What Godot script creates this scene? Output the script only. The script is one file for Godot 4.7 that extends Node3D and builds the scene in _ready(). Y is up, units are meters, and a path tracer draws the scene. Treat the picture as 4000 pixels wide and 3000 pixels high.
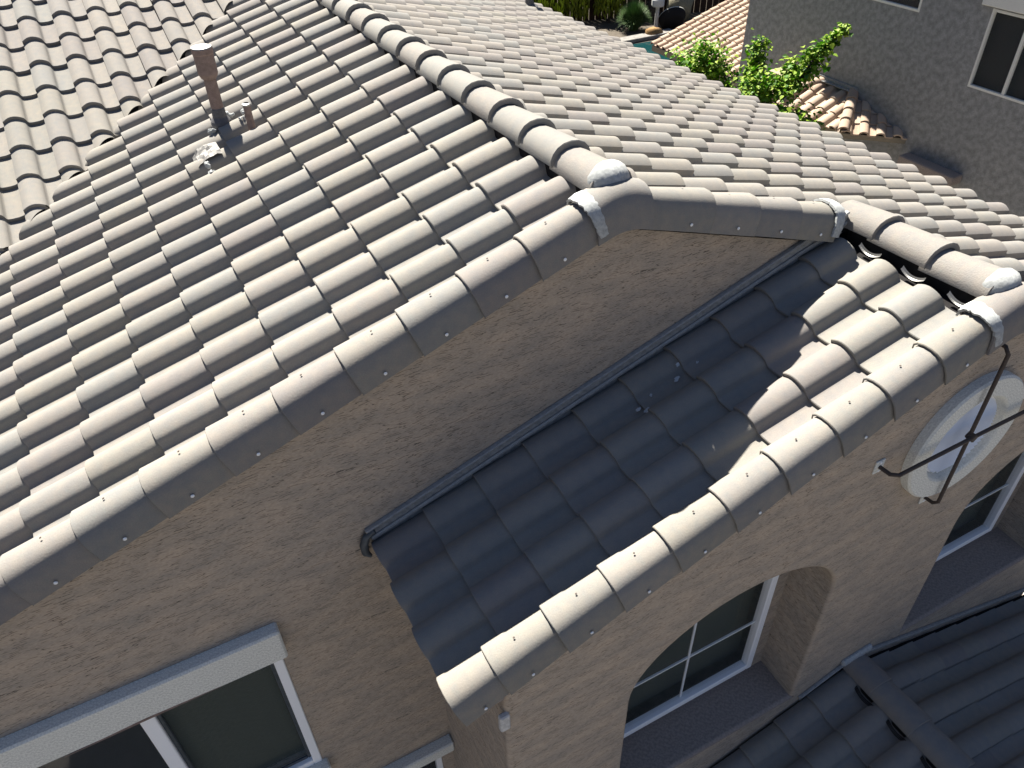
extends Node3D
# A tiled roof seen from above, with the stucco gable below it and the neighbour's house beyond.

const EXPO := 0.355        # tile exposure along the slope
const TW := 0.32549        # tile cover width
const TH := 0.3217         # roof pitch (4 in 12)
const GROUND := -8.0
var RNG := RandomNumberGenerator.new()
var used := {}
var M := {}
var tile_mats: Array = []
var tints: Array = []
var cache := {}

# ---------------------------------------------------------------- mesh builder
class MB:
	var v := PackedVector3Array()
	var n := PackedVector3Array()
	var c := PackedColorArray()
	var col := Color(1, 1, 1)
	func tri(a: Vector3, b: Vector3, d: Vector3, na: Vector3, nb: Vector3, nd: Vector3) -> void:
		var g := (b - a).cross(d - a)
		if g.length_squared() < 1e-16:
			return
		if g.dot(na + nb + nd) > 0.0:
			v.append(a); v.append(d); v.append(b)
			n.append(na); n.append(nd); n.append(nb)
		else:
			v.append(a); v.append(b); v.append(d)
			n.append(na); n.append(nb); n.append(nd)
		for i in 3:
			c.append(col)
	func flat(a: Vector3, b: Vector3, d: Vector3, hint: Vector3) -> void:
		var g := (b - a).cross(d - a).normalized()
		if g.dot(hint) < 0.0:
			g = -g
		tri(a, b, d, g, g, g)
	func quad(a: Vector3, b: Vector3, d: Vector3, e: Vector3, hint: Vector3) -> void:
		flat(a, b, d, hint)
		flat(a, d, e, hint)
	func squad(a: Vector3, b: Vector3, d: Vector3, e: Vector3, na: Vector3, nb: Vector3, nd: Vector3, ne: Vector3) -> void:
		tri(a, b, d, na, nb, nd)
		tri(a, d, e, na, nd, ne)
	# box with chamfered edges, axes from a basis
	func box(center: Vector3, size: Vector3, bs := Basis.IDENTITY, ch := 0.0) -> void:
		var h := size * 0.5
		var k: float = min(ch, min(h.x, min(h.y, h.z)) * 0.9)
		var f := [Vector3.RIGHT, Vector3.UP, Vector3.BACK]
		for ax in 3:
			for s in [-1.0, 1.0]:
				var u: int = (ax + 1) % 3
				var w: int = (ax + 2) % 3
				var nn: Vector3 = f[ax] * s
				var o: Vector3 = nn * h[ax]
				var eu: Vector3 = f[u] * (h[u] - k)
				var ew: Vector3 = f[w] * (h[w] - k)
				quad(center + bs * (o - eu - ew), center + bs * (o + eu - ew), center + bs * (o + eu + ew), center + bs * (o - eu + ew), bs * nn)
		if k > 0.0:
			for ax in 3:
				var u: int = (ax + 1) % 3
				var w: int = (ax + 2) % 3
				for su in [-1.0, 1.0]:
					for sw in [-1.0, 1.0]:
						var e: Vector3 = f[ax] * (h[ax] - k)
						var p1: Vector3 = f[u] * su * h[u] + f[w] * sw * (h[w] - k)
						var p2: Vector3 = f[u] * su * (h[u] - k) + f[w] * sw * h[w]
						quad(center + bs * (p1 - e), center + bs * (p1 + e), center + bs * (p2 + e), center + bs * (p2 - e), bs * (p1 + p2))
			for sx in [-1.0, 1.0]:
				for sy in [-1.0, 1.0]:
					for sz in [-1.0, 1.0]:
						var s3 := Vector3(sx, sy, sz)
						flat(center + bs * (s3 * Vector3(h.x, h.y - k, h.z - k)), center + bs * (s3 * Vector3(h.x - k, h.y, h.z - k)), center + bs * (s3 * Vector3(h.x - k, h.y - k, h.z)), bs * s3)
	func span(a: Vector3, b: Vector3, ch := 0.0) -> void:
		box((a + b) * 0.5, (b - a).abs(), Basis.IDENTITY, ch)
	# a round tube along points, with radii
	func tube(pts: Array, radii: Array, seg := 12, caps := true) -> void:
		var rings := []
		var norms := []
		var prev := Vector3.ZERO
		for i in pts.size():
			var p: Vector3 = pts[i]
			var t: Vector3 = (pts[min(i + 1, pts.size() - 1)] - pts[max(i - 1, 0)]).normalized()
			var s: Vector3 = prev
			if s == Vector3.ZERO:
				s = t.cross(Vector3(0.31, 0.2, 0.93)).normalized()
			s = (s - t * s.dot(t)).normalized()
			prev = s
			var q := t.cross(s)
			var ring := []
			var nn := []
			for j in seg:
				var a := TAU * j / seg
				var d := s * cos(a) + q * sin(a)
				ring.append(p + d * radii[i])
				nn.append(d)
			rings.append(ring)
			norms.append(nn)
		for i in pts.size() - 1:
			for j in seg:
				var k := (j + 1) % seg
				squad(rings[i][j], rings[i][k], rings[i + 1][k], rings[i + 1][j], norms[i][j], norms[i][k], norms[i + 1][k], norms[i + 1][j])
		if caps:
			for e in [0, pts.size() - 1]:
				var dir: Vector3 = (pts[0] - pts[1]) if e == 0 else (pts[e] - pts[e - 1])
				for j in seg:
					flat(pts[e], rings[e][j], rings[e][(j + 1) % seg], dir)
	func lathe(base: Vector3, prof: Array, seg := 20, axis := Vector3.UP) -> void:
		# prof: Vector2(radius, height); flat shaded between sharp bends, smooth around
		var s := axis.cross(Vector3(0.3, 0.4, 0.87)).normalized()
		var q := axis.cross(s)
		for i in prof.size() - 1:
			var a: Vector2 = prof[i]
			var b: Vector2 = prof[i + 1]
			var tn := Vector2(b.y - a.y, a.x - b.x).normalized()
			for j in seg:
				var d1 := s * cos(TAU * j / seg) + q * sin(TAU * j / seg)
				var d2 := s * cos(TAU * (j + 1) / seg) + q * sin(TAU * (j + 1) / seg)
				var n1 := d1 * tn.x + axis * tn.y
				var n2 := d2 * tn.x + axis * tn.y
				squad(base + d1 * a.x + axis * a.y, base + d2 * a.x + axis * a.y, base + d2 * b.x + axis * b.y, base + d1 * b.x + axis * b.y, n1, n2, n2, n1)
	func poly(pts: PackedVector2Array, f: Callable, hint: Vector3) -> void:
		var ix := Geometry2D.triangulate_polygon(pts)
		for i in range(0, ix.size(), 3):
			flat(f.call(pts[ix[i]]), f.call(pts[ix[i + 1]]), f.call(pts[ix[i + 2]]), hint)
	func prism(pts: PackedVector2Array, f0: Callable, f1: Callable) -> void:
		var d: Vector3 = f1.call(pts[0]) - f0.call(pts[0])
		poly(pts, f0, -d)
		poly(pts, f1, d)
		var ctr := Vector2.ZERO
		for q in pts:
			ctr += q / pts.size()
		var cw := Geometry2D.is_polygon_clockwise(pts)
		for i in pts.size():
			var a := pts[i]
			var b := pts[(i + 1) % pts.size()]
			var o := Vector2(b.y - a.y, a.x - b.x)
			if cw:
				o = -o
			var m := (a + b) * 0.5
			var hint: Vector3 = f0.call(m + o.normalized() * 0.01) - f0.call(m)
			quad(f0.call(a), f0.call(b), f1.call(b), f1.call(a), hint)
	# keeps the side where pn.dot(x) <= pd
	func clip(pn: Vector3, pd: float) -> void:
		var ov := v; var on := n; var oc := c
		v = PackedVector3Array(); n = PackedVector3Array(); c = PackedColorArray()
		for i in range(0, ov.size(), 3):
			var pv := []
			for k in 3:
				var a := ov[i + k]; var b := ov[i + (k + 1) % 3]
				var da := pn.dot(a) - pd; var db := pn.dot(b) - pd
				if da <= 0.0:
					pv.append([a, on[i + k]])
				if (da < 0.0) != (db < 0.0):
					var t := da / (da - db)
					pv.append([a.lerp(b, t), on[i + k].lerp(on[i + (k + 1) % 3], t)])
			for k in range(1, pv.size() - 1):
				v.append(pv[0][0]); v.append(pv[k][0]); v.append(pv[k + 1][0])
				n.append(pv[0][1]); n.append(pv[k][1]); n.append(pv[k + 1][1])
				for q in 3:
					c.append(oc[i])
	func add(o: MB, tr: Transform3D, cc: Color) -> void:
		for i in o.v.size():
			v.append(tr * o.v[i]); n.append((tr.basis * o.n[i]).normalized()); c.append(cc)
	func mesh() -> ArrayMesh:
		var a := []
		a.resize(Mesh.ARRAY_MAX)
		a[Mesh.ARRAY_VERTEX] = v
		a[Mesh.ARRAY_NORMAL] = n
		a[Mesh.ARRAY_COLOR] = c
		var m := ArrayMesh.new()
		m.add_surface_from_arrays(Mesh.PRIMITIVE_TRIANGLES, a)
		return m

# ---------------------------------------------------------------- scene helpers
func numbered(called: String) -> String:
	if not used.has(called):
		used[called] = 0
		return called
	used[called] += 1
	return "%s_%03d" % [called, used[called]]

func thing(called: String, label: String, category: String, at := Vector3.ZERO, group := "") -> Node3D:
	var o := Node3D.new()
	o.name = numbered(called)
	add_child(o)
	o.position = at
	tag(o, label, category, group)
	return o

func tag(o: Node3D, label: String, category: String, group := "") -> void:
	o.set_meta("label", label)
	o.set_meta("category", category)
	if group != "":
		o.set_meta("group", group)

# parent origin in the world, so that parts can be written in world coordinates
func origin_of(p: Node3D) -> Vector3:
	var r := Vector3.ZERO
	var q: Node = p
	while q != self and q is Node3D:
		r += (q as Node3D).position
		q = q.get_parent()
	return r

func part(called: String, mb: MB, mt: Material, parent: Node3D) -> MeshInstance3D:
	var o := MeshInstance3D.new()
	o.mesh = mb.mesh()
	o.material_override = mt
	o.cast_shadow = GeometryInstance3D.SHADOW_CASTING_SETTING_ON
	o.name = called if parent != self else numbered(called)
	parent.add_child(o, true)
	o.position = -origin_of(parent)
	return o

func struct(called: String, mb: MB, mt: Material) -> MeshInstance3D:
	var o := part(called, mb, mt, self)
	o.set_meta("kind", "structure")
	return o

func lin(r: float, g: float, b: float) -> Color:
	return Color(r, g, b).linear_to_srgb()

func mat(col: Color, rough := 0.9, tex: Texture2D = null, nrm: Texture2D = null, scale := Vector3.ONE, nscale := 1.0) -> StandardMaterial3D:
	var m := StandardMaterial3D.new()
	m.albedo_color = col
	m.roughness = rough
	m.metallic_specular = 0.3
	if tex or nrm:
		m.uv1_triplanar = true
		m.uv1_world_triplanar = true
		m.uv1_scale = scale
	if tex:
		m.albedo_texture = tex
	if nrm:
		m.normal_enabled = true
		m.normal_texture = nrm
		m.normal_scale = nscale
	return m

func noise_image(sz: int, freq: float, oct: int, sd: int, type := FastNoiseLite.TYPE_SIMPLEX_SMOOTH) -> Image:
	var f := FastNoiseLite.new()
	f.noise_type = type
	f.seed = sd
	f.frequency = freq
	f.fractal_type = FastNoiseLite.FRACTAL_FBM if oct > 1 else FastNoiseLite.FRACTAL_NONE
	f.fractal_octaves = oct
	return f.get_seamless_image(sz, sz)

func make_textures() -> void:
	var sz := 512
	# concrete tile: fine grain, faint blotches, a few dark and light specks
	var g1 := noise_image(sz, 0.12, 3, 3)
	var g2 := noise_image(sz, 0.012, 3, 8)
	var g3 := noise_image(sz, 0.2, 1, 21)
	var g4 := noise_image(sz, 0.03, 3, 34)
	var im := Image.create(sz, sz, false, Image.FORMAT_RGB8)
	for y in sz:
		for x in sz:
			var a := g1.get_pixel(x, y).r - 0.5
			var b := g2.get_pixel(x, y).r - 0.5
			var s := g3.get_pixel(x, y).r
			var h := g4.get_pixel(x, y).r
			var t := 0.93 + a * 0.10 + b * 0.07
			if s > 0.9:
				t += 0.05
			elif s < 0.055:
				t -= 0.10
			var bl: float = clamp((h - 0.62) * 5.0, 0.0, 1.0)
			im.set_pixel(x, y, Color(t + b * 0.03 - bl * 0.012, t + bl * 0.012, t - b * 0.04 + bl * 0.01))
	var tile_tex := ImageTexture.create_from_image(im)
	var gh := noise_image(sz, 0.09, 4, 5)
	gh.convert(Image.FORMAT_RGBA8)
	gh.bump_map_to_normal_map(2.2)
	var tile_nrm := ImageTexture.create_from_image(gh)
	# stucco: trowelled dashes, which the wall material stretches along the wall
	var ss := 768
	var c1 := noise_image(ss, 0.034, 1, 11)
	var c2 := noise_image(ss, 0.022, 2, 12)
	var c3 := noise_image(ss, 0.09, 3, 13)
	var c4 := noise_image(ss, 0.006, 3, 14)
	var hgt := Image.create(ss, ss, false, Image.FORMAT_RGBA8)
	var alb := Image.create(ss, ss, false, Image.FORMAT_RGB8)
	for y in ss:
		for x in ss:
			var a := c1.get_pixel(x, y).r - 0.5
			var mk := c2.get_pixel(x, y).r
			var fine := c3.get_pixel(x, y).r - 0.5
			var big := c4.get_pixel(x, y).r - 0.5
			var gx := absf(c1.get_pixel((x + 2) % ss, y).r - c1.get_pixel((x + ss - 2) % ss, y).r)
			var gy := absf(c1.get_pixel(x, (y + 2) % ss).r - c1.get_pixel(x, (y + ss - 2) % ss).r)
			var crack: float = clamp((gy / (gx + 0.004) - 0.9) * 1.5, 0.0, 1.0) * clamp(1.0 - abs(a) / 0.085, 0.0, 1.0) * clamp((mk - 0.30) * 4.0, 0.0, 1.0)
			var h: float = clamp(0.55 + a * 0.45 + fine * 0.25 - crack * 0.55, 0.0, 1.0)
			hgt.set_pixel(x, y, Color(h, h, h, 1))
			var t := 0.90 + fine * 0.16 + big * 0.10 - crack * 0.62  # shade of the grooves is painted in by darkening the albedo
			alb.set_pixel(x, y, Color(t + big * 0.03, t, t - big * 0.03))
	hgt.bump_map_to_normal_map(5.0)
	var st_nrm := ImageTexture.create_from_image(hgt)
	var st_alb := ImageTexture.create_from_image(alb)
	# plain weathering grain for everything else
	var w1 := noise_image(256, 0.03, 4, 51)
	var w2 := noise_image(256, 0.15, 2, 52)
	var wi := Image.create(256, 256, false, Image.FORMAT_RGB8)
	for y in 256:
		for x in 256:
			var t := 0.9 + (w1.get_pixel(x, y).r - 0.5) * 0.22 + (w2.get_pixel(x, y).r - 0.5) * 0.12
			wi.set_pixel(x, y, Color(t, t, t))
	var wx := ImageTexture.create_from_image(wi)
	w1.convert(Image.FORMAT_RGBA8)
	w1.bump_map_to_normal_map(2.0)
	var wn := ImageTexture.create_from_image(w1)

	# roof tile tints (linear): pinkish, cream, greenish and grey beiges of one concrete batch
	for t in [Vector3(0.245, 0.230, 0.212), Vector3(0.236, 0.226, 0.212), Vector3(0.253, 0.239, 0.216), Vector3(0.240, 0.231, 0.212), Vector3(0.229, 0.214, 0.202), Vector3(0.248, 0.236, 0.212), Vector3(0.234, 0.229, 0.216), Vector3(0.260, 0.247, 0.227)]:
		tints.append(Color(t.x, t.y, t.z))
	for t in tints:
		tile_mats.append(mat(lin(t.r, t.g, t.b), 0.88, tile_tex, tile_nrm, Vector3.ONE * 1.9, 0.25))
	M.tile_any = mat(Color.WHITE, 0.88, tile_tex, tile_nrm, Vector3.ONE * 1.9, 0.25)
	M.tile_any.vertex_color_use_as_albedo = true
	M.cap = mat(lin(.252, .246, .230), 0.9, tile_tex, tile_nrm, Vector3.ONE * 1.9, 0.25)
	M.cap_warm = mat(lin(.255, .240, .222), 0.9, tile_tex, tile_nrm, Vector3.ONE * 1.7, 0.5)
	M.mortar = mat(lin(0.4420, 0.4632, 0.4632), 0.95, wx, wn, Vector3.ONE * 5.0, 0.8)
	M.felt = mat(lin(0.0176, 0.0168, 0.0176), 0.95, wx, null, Vector3.ONE * 2.0)
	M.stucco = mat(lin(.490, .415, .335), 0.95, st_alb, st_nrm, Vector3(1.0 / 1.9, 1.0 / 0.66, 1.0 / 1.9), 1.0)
	M.stucco_grey = mat(lin(.31, .318, .315), 0.95, wx, wn, Vector3.ONE * 0.9, 0.5)
	M.stucco_plain = mat(lin(0.3432, 0.2925, 0.2574), 0.95, wx, wn, Vector3.ONE * 5.0, 0.6)
	M.trim = mat(lin(.83, .84, .78), 0.9, wx, wn, Vector3.ONE * 9.0, 0.25)
	M.vinyl = mat(lin(.88, .90, .92), 0.35)
	M.glass = StandardMaterial3D.new()
	M.glass.albedo_color = Color(0.55, 0.62, 0.62, 0.04)
	M.glass.transparency = BaseMaterial3D.TRANSPARENCY_ALPHA
	M.glass.roughness = 0.03
	M.glass.metallic_specular = 0.25
	M.blind = mat(lin(0.0680, 0.0760, 0.0600), 0.9, wx, null, Vector3(2, 14, 2))
	M.screen = mat(lin(0.0112, 0.0096, 0.0144), 0.85, wx, null, Vector3.ONE * 3.0)
	M.metal = mat(lin(0.0960, 0.1120, 0.1280), 0.45, wx, wn, Vector3.ONE * 3.0, 0.3)
	M.metal.metallic = 0.3
	M.zinc = mat(lin(.26, .26, .255), 0.45, null, null)
	M.zinc.metallic = 0.9
	M.foil = mat(lin(.22, .217, .21), 0.6, wx, wn, Vector3.ONE * 6.0, 0.8)
	M.foil.metallic = 0.35
	M.dropping = mat(lin(0.4125, 0.4350, 0.4500), 0.9)
	M.flash = mat(lin(.34, .345, .34), 0.5, wx, wn, Vector3.ONE * 3.0, 0.4)
	M.iron = mat(lin(.085, .068, .060), 0.6, wx, wn, Vector3.ONE * 12.0, 0.5)
	M.pipe = mat(lin(0.2508, 0.1862, 0.1634), 0.75, wx, wn, Vector3.ONE * 2.5, 0.3)
	M.lead = mat(lin(0.1200, 0.1200, 0.1275), 0.6, wx, wn, Vector3.ONE * 6.0, 0.6)
	M.nail = mat(lin(.80, .82, .82), 0.4)
	M.wood = mat(lin(0.3150, 0.2700, 0.1950), 0.85, wx, wn, Vector3(1, 8, 1), 0.4)
	M.concrete = mat(lin(.24, .23, .215), 0.95, wx, wn, Vector3.ONE * 0.6, 0.5)
	M.gravel = mat(lin(.30, .275, .245), 0.95, wx, wn, Vector3.ONE * 2.0, 1.0)
	M.soil = mat(lin(.105, .09, .072), 0.95, wx, wn, Vector3.ONE * 0.8, 1.0)
	M.dark = mat(lin(.012, .012, .013), 0.95)
	M.white = mat(lin(0.6240, 0.6240, 0.6080), 0.7, wx, null, Vector3.ONE * 3.0)
	M.fence = mat(lin(0.0562, 0.0338, 0.0225), 0.9, wx, wn, Vector3(3, 0.6, 3), 0.6)
	M.bark = mat(lin(0.0450, 0.0375, 0.0338), 0.95, wx, wn, Vector3(4, 10, 4), 1.0)
	M.stone = mat(lin(0.2250, 0.2100, 0.1500), 0.9, wx, wn, Vector3.ONE * 1.5, 1.2)
	M.rock = mat(lin(0.3000, 0.1875, 0.0825), 0.9, wx, wn, Vector3.ONE * 2.0, 1.0)
	M.water = mat(lin(0.0048, 0.0288, 0.0320), 0.08)
	M.rust = mat(lin(0.3750, 0.2700, 0.2100), 0.9, tile_tex, tile_nrm, Vector3.ONE * 1.9, 0.25)
	M.tex_w = wx
	M.nrm_w = wn
	M.tile_tex = tile_tex
	M.tile_nrm = tile_nrm

# ---------------------------------------------------------------- roof tiles
# S tile: a lip, the roll, then the pan. u runs to the right seen from the eave, y is up, z is downslope with the butt at 0
const PROF := [Vector2(-.028, -.005), Vector2(0, .002), Vector2(.06, .014), Vector2(.13, .025), Vector2(.21, .031), Vector2(.29, .030), Vector2(.37, .023), Vector2(.45, .010), Vector2(.505, -.004), Vector2(.532, -.022), Vector2(.556, -.044), Vector2(.59, -.054), Vector2(.68, -.057), Vector2(.82, -.056), Vector2(.90, -.052), Vector2(.968, -.045)]
const LIFT := 0.034

func prof_mesh(pr: Array, w: float, length: float, thick: float, lift: float, lip: float, flare := 0.0) -> MB:
	var b := MB.new()
	# normals are smooth along the section except at creases
	var sn := []
	for i in pr.size() - 1:
		var t: Vector2 = ((pr[i + 1] - pr[i]) * Vector2(w, 1)).normalized()
		sn.append(Vector3(-t.y, t.x, lift / length).normalized())
	var nl := []
	var nr := []
	var nn := []
	for i in pr.size():
		var pa: Vector3 = sn[max(i - 1, 0)]
		var pb: Vector3 = sn[min(i, sn.size() - 1)]
		var m := (pa + pb).normalized()
		var soft := pa.dot(pb) > 0.45
		nl.append(m if soft else pa)
		nr.append(m if soft else pb)
		nn.append(m)
	for i in pr.size() - 1:
		var p: Vector2 = pr[i]
		var q: Vector2 = pr[i + 1]
		var p0 := Vector3(p.x * w, p.y, -0.004)
		var q0 := Vector3(q.x * w, q.y, -0.004)
		var p1: Vector3 = Vector3(p.x * w, p.y - lift, -length) - nn[i] * flare
		var q1: Vector3 = Vector3(q.x * w, q.y - lift, -length) - nn[i + 1] * flare
		b.squad(p0, q0, q1, p1, nr[i], nl[i + 1], nl[i + 1], nr[i])
		# worn front edge and the butt below it
		var pe: Vector3 = p0 + Vector3(0, -0.005, 0.004)
		var qe: Vector3 = q0 + Vector3(0, -0.005, 0.004)
		b.squad(p0, q0, qe, pe, (nn[i] + Vector3.BACK).normalized(), (nn[i + 1] + Vector3.BACK).normalized(), (nn[i + 1] + Vector3.BACK).normalized(), (nn[i] + Vector3.BACK).normalized())
		b.quad(pe, qe, qe - nn[i + 1] * thick, pe - nn[i] * thick, Vector3.BACK)
	if lip > 0.0:
		var f: Vector2 = pr[0]
		b.quad(Vector3(f.x * w, f.y, 0), Vector3(f.x * w, f.y - lip, 0), Vector3(f.x * w, f.y - lip - lift, -length), Vector3(f.x * w, f.y - lift, -length), Vector3.LEFT)
		var l: Vector2 = pr[pr.size() - 1]
		b.quad(Vector3(l.x * w, l.y, 0), Vector3(l.x * w, l.y - 0.016, 0), Vector3(l.x * w, l.y - 0.016 - lift, -length), Vector3(l.x * w, l.y - lift, -length), Vector3.RIGHT)
	return b

func tile_mb(length: float) -> MB:
	var k := "t%.2f" % length
	if not cache.has(k):
		cache[k] = prof_mesh(PROF, TW, length, 0.032, LIFT, 0.085)
	return cache[k]

func tile_am(length: float) -> ArrayMesh:
	var k := "m%.2f" % length
	if not cache.has(k):
		cache[k] = tile_mb(length).mesh()
	return cache[k]

var tiles: Array = []   # [roof index, transform, length, tint, clip normal or null, clip distance, score]
var cam: Camera3D

func lay(roof: int, at: Vector3, bs: Basis, length := EXPO + 0.065, cn = null, cd := 0.0) -> void:
	var jit := Basis.from_euler(Vector3(RNG.randf_range(-.006, .006), RNG.randf_range(-.007, .007), RNG.randf_range(-.008, .008)))
	var p := at + bs.z * RNG.randf_range(-.006, .006) + bs.y * RNG.randf_range(-.002, .003) + bs.x * RNG.randf_range(-.002, .002)
	var tint := RNG.randi() % 8
	var l: Vector3 = cam.transform.affine_inverse() * p
	var sc := 0.0
	if l.z < -0.5:
		var k := tan(deg_to_rad(cam.fov * 0.5)) * -l.z
		if abs(l.x) < k * 1.40 and abs(l.y) < k * 1.06:
			sc = 1.0 / -l.z
	tiles.append([roof, Transform3D(bs * jit, p), length, tint, cn, cd, sc])

# curved covers: half round ridge caps and rake tiles, swept from a cross section
const CAP := [Vector2(-.5, -.02), Vector2(-.495, .012), Vector2(-.44, .046), Vector2(-.33, .077), Vector2(-.18, .096), Vector2(0, .102), Vector2(.18, .096), Vector2(.33, .077), Vector2(.44, .046), Vector2(.495, .012), Vector2(.5, -.02)]
const RAKE := [Vector2(0, -.035), Vector2(.008, .004), Vector2(.032, .028), Vector2(.075, .043), Vector2(.125, .044), Vector2(.165, .032), Vector2(.196, .008), Vector2(.219, -.030), Vector2(.230, -.078), Vector2(.235, -.160)]

func nails(mb_pos: Array, parent: Node3D) -> void:
	for q in mb_pos:
		var b := MB.new()
		b.lathe(q[0], [Vector2(0.0095, 0), Vector2(0.0095, .003), Vector2(0.005, .006), Vector2(0, .0065)], 8, q[1])
		part("nail", b, M.nail, parent)

func _ready() -> void:
	RNG.seed = 77
	# ---- camera
	cam = Camera3D.new()
	cam.name = "camera"
	add_child(cam)
	cam.position = Vector3(-1.7044, 1.9416, 3.4919)
	cam.rotation = Vector3(-0.68725, -0.46304, -0.03449)
	cam.fov = 52.77
	cam.near = 0.05
	cam.far = 400.0
	cam.current = true
	# ---- sky, sun, exposure
	var env := Environment.new()
	env.background_mode = Environment.BG_SKY
	var sky := Sky.new()
	var sm := ProceduralSkyMaterial.new()
	sm.sky_top_color = Color(0.335, 0.425, 0.585)
	sm.sky_horizon_color = Color(0.72, 0.745, 0.77)
	sm.sky_curve = 0.12
	sm.ground_bottom_color = Color(0.30, 0.27, 0.24)
	sm.ground_horizon_color = Color(0.50, 0.52, 0.53)
	sm.sky_energy_multiplier = 0.58
	sky.sky_material = sm
	env.sky = sky
	env.tonemap_mode = Environment.TONE_MAPPER_LINEAR
	env.tonemap_exposure = 3.8
	env.sdfgi_enabled = true
	env.ssao_enabled = true
	env.ssil_enabled = true
	var we := WorldEnvironment.new()
	we.name = "world_environment"
	we.environment = env
	add_child(we)
	var sun := DirectionalLight3D.new()
	sun.name = "sun"
	sun.light_energy = 1.6
	sun.light_color = Color(1.0, 0.97, 0.92)
	sun.light_angular_distance = 0.5
	sun.shadow_enabled = true
	add_child(sun)
	var to_sun := Vector3(0.006, 0.80, -0.60)
	sun.look_at_from_position(Vector3.ZERO, -to_sun, Vector3.UP)

	make_textures()
	build_ground()
	build_house()
	build_neighbour()
	build_garden()

# ---------------------------------------------------------------- ground
func build_ground() -> void:
	var g := MB.new()
	g.quad(Vector3(-150, GROUND, -150), Vector3(150, GROUND, -150), Vector3(150, GROUND, 150), Vector3(-150, GROUND, 150), Vector3.UP)
	struct("ground", g, M.soil)
	var d := MB.new()
	d.span(Vector3(-9, GROUND + .004, 2.2), Vector3(11, GROUND + .10, 24), .01)
	struct("added_driveway", d, M.concrete)  # added out of view to bounce sunlight onto the front walls
	d = MB.new()
	d.span(Vector3(5.4, GROUND + .004, -16), Vector3(12.4, GROUND + .05, 2.0), .01)
	struct("added_side_yard", d, M.gravel)  # unseen pale gravel, added to throw sunlight up the neighbour wall

# ---------------------------------------------------------------- the house
var house: Node3D
const ZW := 0.46     # face of the main gable wall
const ZF := 1.60     # face of the bay wall
const XR := 0.452    # main ridge
const XL := 2.3625   # lower ridge
const DL := 0.030    # lip planes: left, right, lower left
const DR := 0.3159
const DLL := -1.1783

func yl(x: float) -> float: return x / 3.0 + 0.0316
func yr(x: float) -> float: return 0.333 - x / 3.0
func yll(x: float) -> float: return x / 3.0 - 1.2420

func arch_pts(cx: float, hw: float, spring: float, rise: float, y0: float, grow: float) -> PackedVector2Array:
	# from the bottom left, up, over and down to the bottom right
	var a := PackedVector2Array()
	a.append(Vector2(cx - hw - grow, y0))
	for i in 25:
		var t := PI - PI * i / 24.0
		a.append(Vector2(cx + (hw + grow) * cos(t), spring + (rise + grow) * sin(t)))
	a.append(Vector2(cx + hw + grow, y0))
	return a

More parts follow.
